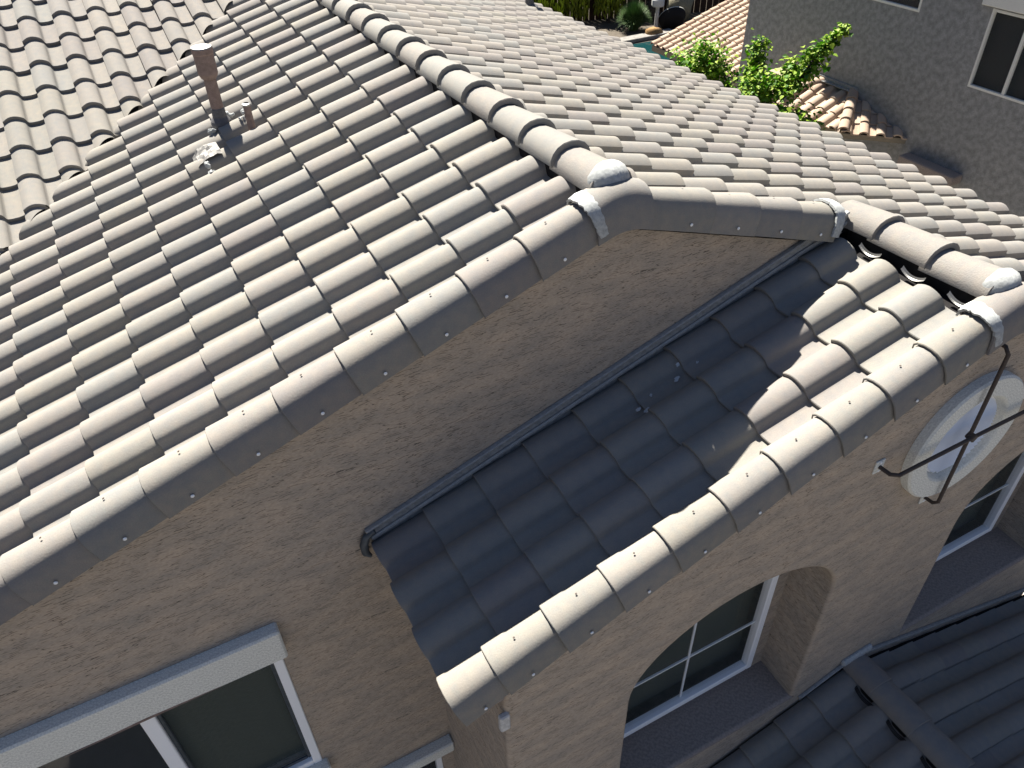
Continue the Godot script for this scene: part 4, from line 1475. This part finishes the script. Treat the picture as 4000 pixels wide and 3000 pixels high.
func build_garden() -> void:
	var g := RandomNumberGenerator.new()
	g.seed = 19
	# climbing tree between the houses: stems rise from the ground, shoots stand up against the grey wall
	var root := Vector3(10.6, GROUND, -9.4)
	var vine := thing("climbing_plant", "bright green leafy climber reaching up between the roof eave and grey wall", "plant", root)
	var tr := MB.new()
	tr.tube([root, root + Vector3(.1, 1.2, .1), root + Vector3(-.1, 2.6, -.2), root + Vector3(0, 3.8, 0)], [.09, .075, .06, .035], 8)
	part("trunk", tr, M.bark, vine)
	# main shoots as polylines; leaves crowd along them
	var hub := root + Vector3(0, 3.6, 0)
	var shoots := [
		[hub, Vector3(10.3, -4.0, -10.2), Vector3(10.2, -3.75, -10.95), .40, 520],
		[hub, Vector3(10.4, -3.65, -9.9), Vector3(10.3, -3.35, -10.5), .30, 360],
		[hub, Vector3(10.5, -3.7, -9.1), Vector3(10.7, -2.95, -9.2), .17, 240],
		[hub, Vector3(10.4, -3.8, -8.9), Vector3(10.4, -3.6, -8.4), .34, 420],
		[hub, Vector3(10.6, -3.6, -8.2), Vector3(10.8, -3.1, -8.25), .17, 200],
		[hub, Vector3(10.5, -3.5, -7.9), Vector3(10.9, -2.75, -7.75), .20, 260],
		[Vector3(10.5, -3.5, -7.9), Vector3(10.8, -2.8, -7.7), Vector3(11.1, -2.32, -7.45), .12, 130],
		[hub, Vector3(10.3, -4.05, -8.0), Vector3(10.5, -4.05, -7.25), .28, 330],
		[hub, Vector3(10.2, -4.3, -9.2), Vector3(10.2, -4.3, -8.2), .40, 420],
		[hub, Vector3(10.1, -4.5, -10.2), Vector3(10.1, -4.5, -9.4), .40, 320],
	]
	var stems := MB.new()
	var lv := MB.new()
	for s in shoots:
		stems.tube([s[0], s[1], s[2]], [.022, .014, .005], 6)
		for i in int(s[4] * 2.1):
			var t := g.randf()
			var a: Vector3 = s[0].lerp(s[1], t)
			var c: Vector3 = s[1].lerp(s[2], t)
			var p := a.lerp(c, clamp(t * 1.25, 0.0, 1.0))
			if g.randf() < .75:
				p = s[1].lerp(s[2], g.randf())
			var off: Vector3 = Vector3(g.randfn(), g.randfn(), g.randfn()) * (s[3] * .55)
			p += off
			var dir := Vector3(g.randf_range(-1, .6), g.randf_range(-.8, .3), g.randf_range(-1, 1)).normalized()
			var side := dir.cross(Vector3(g.randf_range(-.5, .5), 1, g.randf_range(-.5, .5))).normalized()
			var k := g.randf()
			var col := Color(.12, .215, .018).lerp(Color(.23, .31, .034), k)
			if g.randf() < .18:
				col = Color(.075, .165, .03)
			lv.col = col
			var ln := g.randf_range(.065, .125)
			leaf(lv, p, dir, side, ln, ln * .9)
	part("branch", stems, M.bark, vine)
	var lo := part("leaves", lv, leaf_mat(.16, .30, .03), vine)
	lo.set_meta("kind", "stuff")

	# timber fence behind the yard
	var f0 := Vector3(12.0, GROUND, -31.9)
	var f1 := Vector3(31.0, GROUND, -25.4)
	var fence := thing("garden_fence", "tall dark brown board fence behind the yard plants", "fence", f0)
	var fd := (f1 - f0).normalized()
	var fn := Vector3.UP.cross(fd)
	var cnt := int((f1 - f0).length() / .30)
	for i in cnt:
		var b := MB.new()
		var h := 2.3 + g.randf_range(-.03, .03)
		b.box(f0 + fd * (i * .30 + .15) + Vector3(0, h * .5, 0) + fn * g.randf_range(-.01, .01), Vector3(.285, h, .03), Basis(fd, Vector3.UP, fn), .004)
		part("board", b, M.fence, fence)
	# ringed palm trunks
	for q in [[Vector3(21.6, GROUND, -27.6), "ringed dark palm trunk behind the white lamp post"], [Vector3(23.4, GROUND, -28.2), "ringed dark palm trunk between the lamp post and pale boulder"]]:
		var p := thing("palm_tree", q[1], "palm tree", q[0])
		var pf := []
		var h := 0.0
		while h < 9.0:
			pf.append(Vector2(.20, h)); pf.append(Vector2(.245, h + .05)); pf.append(Vector2(.205, h + .13))
			h += .13
		var b := MB.new()
		b.lathe(q[0], pf, 14)
		part("trunk", b, M.bark, p)
		var cr := MB.new()
		for i in 26:
			var a := TAU * i / 26.0 + g.randf() * .2
			var tilt := g.randf_range(-.5, .9)
			var d := Vector3(cos(a), 0, sin(a))
			var prev: Vector3 = q[0] + Vector3(0, 9.0, 0)
			for sgm in 8:
				var t := (sgm + 1) / 8.0
				var nx: Vector3 = q[0] + Vector3(0, 9.0, 0) + d * 2.4 * t + Vector3(0, tilt * 1.8 * t - 2.4 * t * t, 0)
				var sd := Vector3(-d.z, 0, d.x)
				for e in [-1.0, 1.0]:
					cr.col = Color(.05, .09, .02)
					for kq in 3:
						var pp := prev.lerp(nx, kq / 3.0)
						cr.flat(pp, pp + d * .05, pp + sd * e * .55 * (1.1 - t * .7) + d * .18 + Vector3(0, -.2, 0), Vector3.UP)
				prev = nx
		var co := part("crown", cr, leaf_mat(.05, .09, .02), p)
		co.set_meta("kind", "stuff")
	# weeping yellow-green shrubs in front of the fence
	for q in [[Vector3(16.9, GROUND, -29.5), 1.5, 1.1, "yellow green weeping shrub at the left end of the fence"], [Vector3(18.4, GROUND, -29.1), 1.6, .7, "narrow yellow green weeping shrub in the middle of the fence"], [Vector3(19.9, GROUND, -28.5), 1.7, .7, "yellow green weeping shrub behind the round grass clump"]]:
		var sh := thing("weeping_shrub", q[3], "shrub", q[0])
		var b := MB.new()
		b.tube([q[0], q[0] + Vector3(.05, .7, 0), q[0] + Vector3(0, 1.3, 0)], [.07, .05, .03], 7)
		part("trunk", b, M.bark, sh)
		b = MB.new()
		for i in 520:
			var a := g.randf() * TAU
			var rr: float = sqrt(g.randf()) * q[2]
			var hh: float = q[1] * g.randf_range(.45, 1.15) - rr * .4
			var pp: Vector3 = q[0] + Vector3(cos(a) * rr, hh, sin(a) * rr)
			b.col = Color(.15, .18, .012).lerp(Color(.07, .09, .012), g.randf())
			leaf(b, pp, Vector3(g.randf_range(-.3, .3), -1, g.randf_range(-.3, .3)).normalized(), Vector3(cos(a * 3), 0, sin(a * 3)), g.randf_range(.18, .36), .09)
		var o := part("foliage", b, leaf_mat(.2, .24, .02), sh)
		o.set_meta("kind", "stuff")
	# round clump of ornamental grass
	var gp := Vector3(20.1, GROUND, -26.8)
	var gc := thing("grass_clump", "round dark green clump of ornamental grass by the pool edge", "ornamental grass", gp)
	var gb := MB.new()
	for i in 1500:
		var a := g.randf() * TAU
		var e := asin(sqrt(g.randf()))
		var d := Vector3(cos(a) * sin(e), cos(e), sin(a) * sin(e))
		var base := gp + Vector3(d.x, 0, d.z) * .15
		var tip := gp + Vector3(d.x * .95, .15 + d.y * 1.1, d.z * .95) * g.randf_range(.75, 1.0)
		tip.y = GROUND + .12 + d.y * 1.25 * g.randf_range(.8, 1.0)
		tip.x = gp.x + d.x * .9
		tip.z = gp.z + d.z * .9
		var md := base.lerp(tip, .55) + Vector3(0, .22, 0)
		var sd := d.cross(Vector3.UP).normalized() * .012
		gb.col = Color(.032, .07, .026).lerp(Color(.075, .125, .04), g.randf())
		gb.flat(base - sd, base + sd, md, Vector3.UP)
		gb.flat(md - sd, md + sd, tip, Vector3.UP)
		gb.flat(base + sd, md + sd, md - sd, Vector3.UP)
	var go := part("blades", gb, leaf_mat(.07, .13, .045), gc)
	go.set_meta("kind", "stuff")
	# pale boulder
	boulder("boulder", "large pale green grey rounded boulder beside the tiled wing", "boulder", Vector3(22.9, GROUND + .55, -27.2), Vector3(.62, .95, .62), M.stone, 3)
	boulder("rock", "small orange brown rock at the pool edge", "rock", Vector3(20.3, GROUND + .15, -25.55), Vector3(.42, .22, .30), M.rock, 8)
	# white lamp post
	var lp := Vector3(21.1, GROUND, -26.45)
	var lamp := thing("garden_lamp", "white drum topped garden post in front of the palm trunk", "garden lamp", lp)
	var b := MB.new()
	b.lathe(lp, [Vector2(.09, 0), Vector2(.085, .95)], 14)
	part("post", b, M.white, lamp)
	b = MB.new()
	b.lathe(lp, [Vector2(.0, .93), Vector2(.26, .95), Vector2(.28, 1.0), Vector2(.28, 1.22), Vector2(.25, 1.27), Vector2(0, 1.30)], 20)
	part("drum", b, M.white, lamp)
	# dark bowl with a pale rim, tipped on its side
	var bp := Vector3(21.75, GROUND, -26.2)
	var bowl := thing("garden_bowl", "large dark tilted bowl with a thin pale rim under the boulder", "garden bowl", bp)
	b = MB.new()
	var ax := Vector3(.25, .55, -.75).normalized()
	b.lathe(bp + Vector3(0, .45, 0), [Vector2(.62, .0), Vector2(.58, -.14), Vector2(.45, -.30), Vector2(.2, -.40), Vector2(0, -.42)], 24, ax)
	b.lathe(bp + Vector3(0, .45, 0), [Vector2(.0, -.36), Vector2(.3, -.30), Vector2(.50, -.14), Vector2(.57, .0)], 24, ax)
	part("shell", b, M.dark, bowl)
	b = MB.new()
	b.lathe(bp + Vector3(0, .45, 0), [Vector2(.57, .0), Vector2(.575, .03), Vector2(.615, .03), Vector2(.625, .0)], 24, ax)
	part("rim", b, M.trim, bowl)
	# pool
	var po := MB.new()
	po.quad(Vector3(15.0, GROUND + .02, -25.3), Vector3(20.9, GROUND + .02, -24.9), Vector3(20.9, GROUND + .02, -20.2), Vector3(15.0, GROUND + .02, -20.2), Vector3.UP)
	struct("pool_water", po, M.water)
	var cp := MB.new()
	cp.span(Vector3(14.6, GROUND, -25.75), Vector3(21.3, GROUND + .16, -25.2), .02)
	cp.span(Vector3(20.9, GROUND, -25.2), Vector3(21.3, GROUND + .16, -20.0), .02)
	struct("pool_coping", cp, M.concrete)

func boulder(called: String, label: String, cat: String, c: Vector3, r: Vector3, mt: Material, sd: int) -> void:
	var o := thing(called, label, cat, Vector3(c.x, GROUND, c.z))
	var f := FastNoiseLite.new()
	f.seed = sd
	f.frequency = 1.1
	var b := MB.new()
	var pt := func(i: int, j: int) -> Vector3:
		var th := PI * i / 14.0
		var ph := TAU * (j % 22) / 22.0
		var d := Vector3(sin(th) * cos(ph), cos(th), sin(th) * sin(ph))
		return c + d * r * (1.0 + .28 * f.get_noise_3d(d.x, d.y, d.z) + .10 * f.get_noise_3d(d.x * 3, d.y * 3, d.z * 3))
	for i in 14:
		for j in 22:
			var a: Vector3 = pt.call(i, j)
			var e: Vector3 = pt.call(i, j + 1)
			var g: Vector3 = pt.call(i + 1, j + 1)
			var h: Vector3 = pt.call(i + 1, j)
			b.squad(a, e, g, h, (a - c).normalized(), (e - c).normalized(), (g - c).normalized(), (h - c).normalized())
	part("stone", b, mt, o)
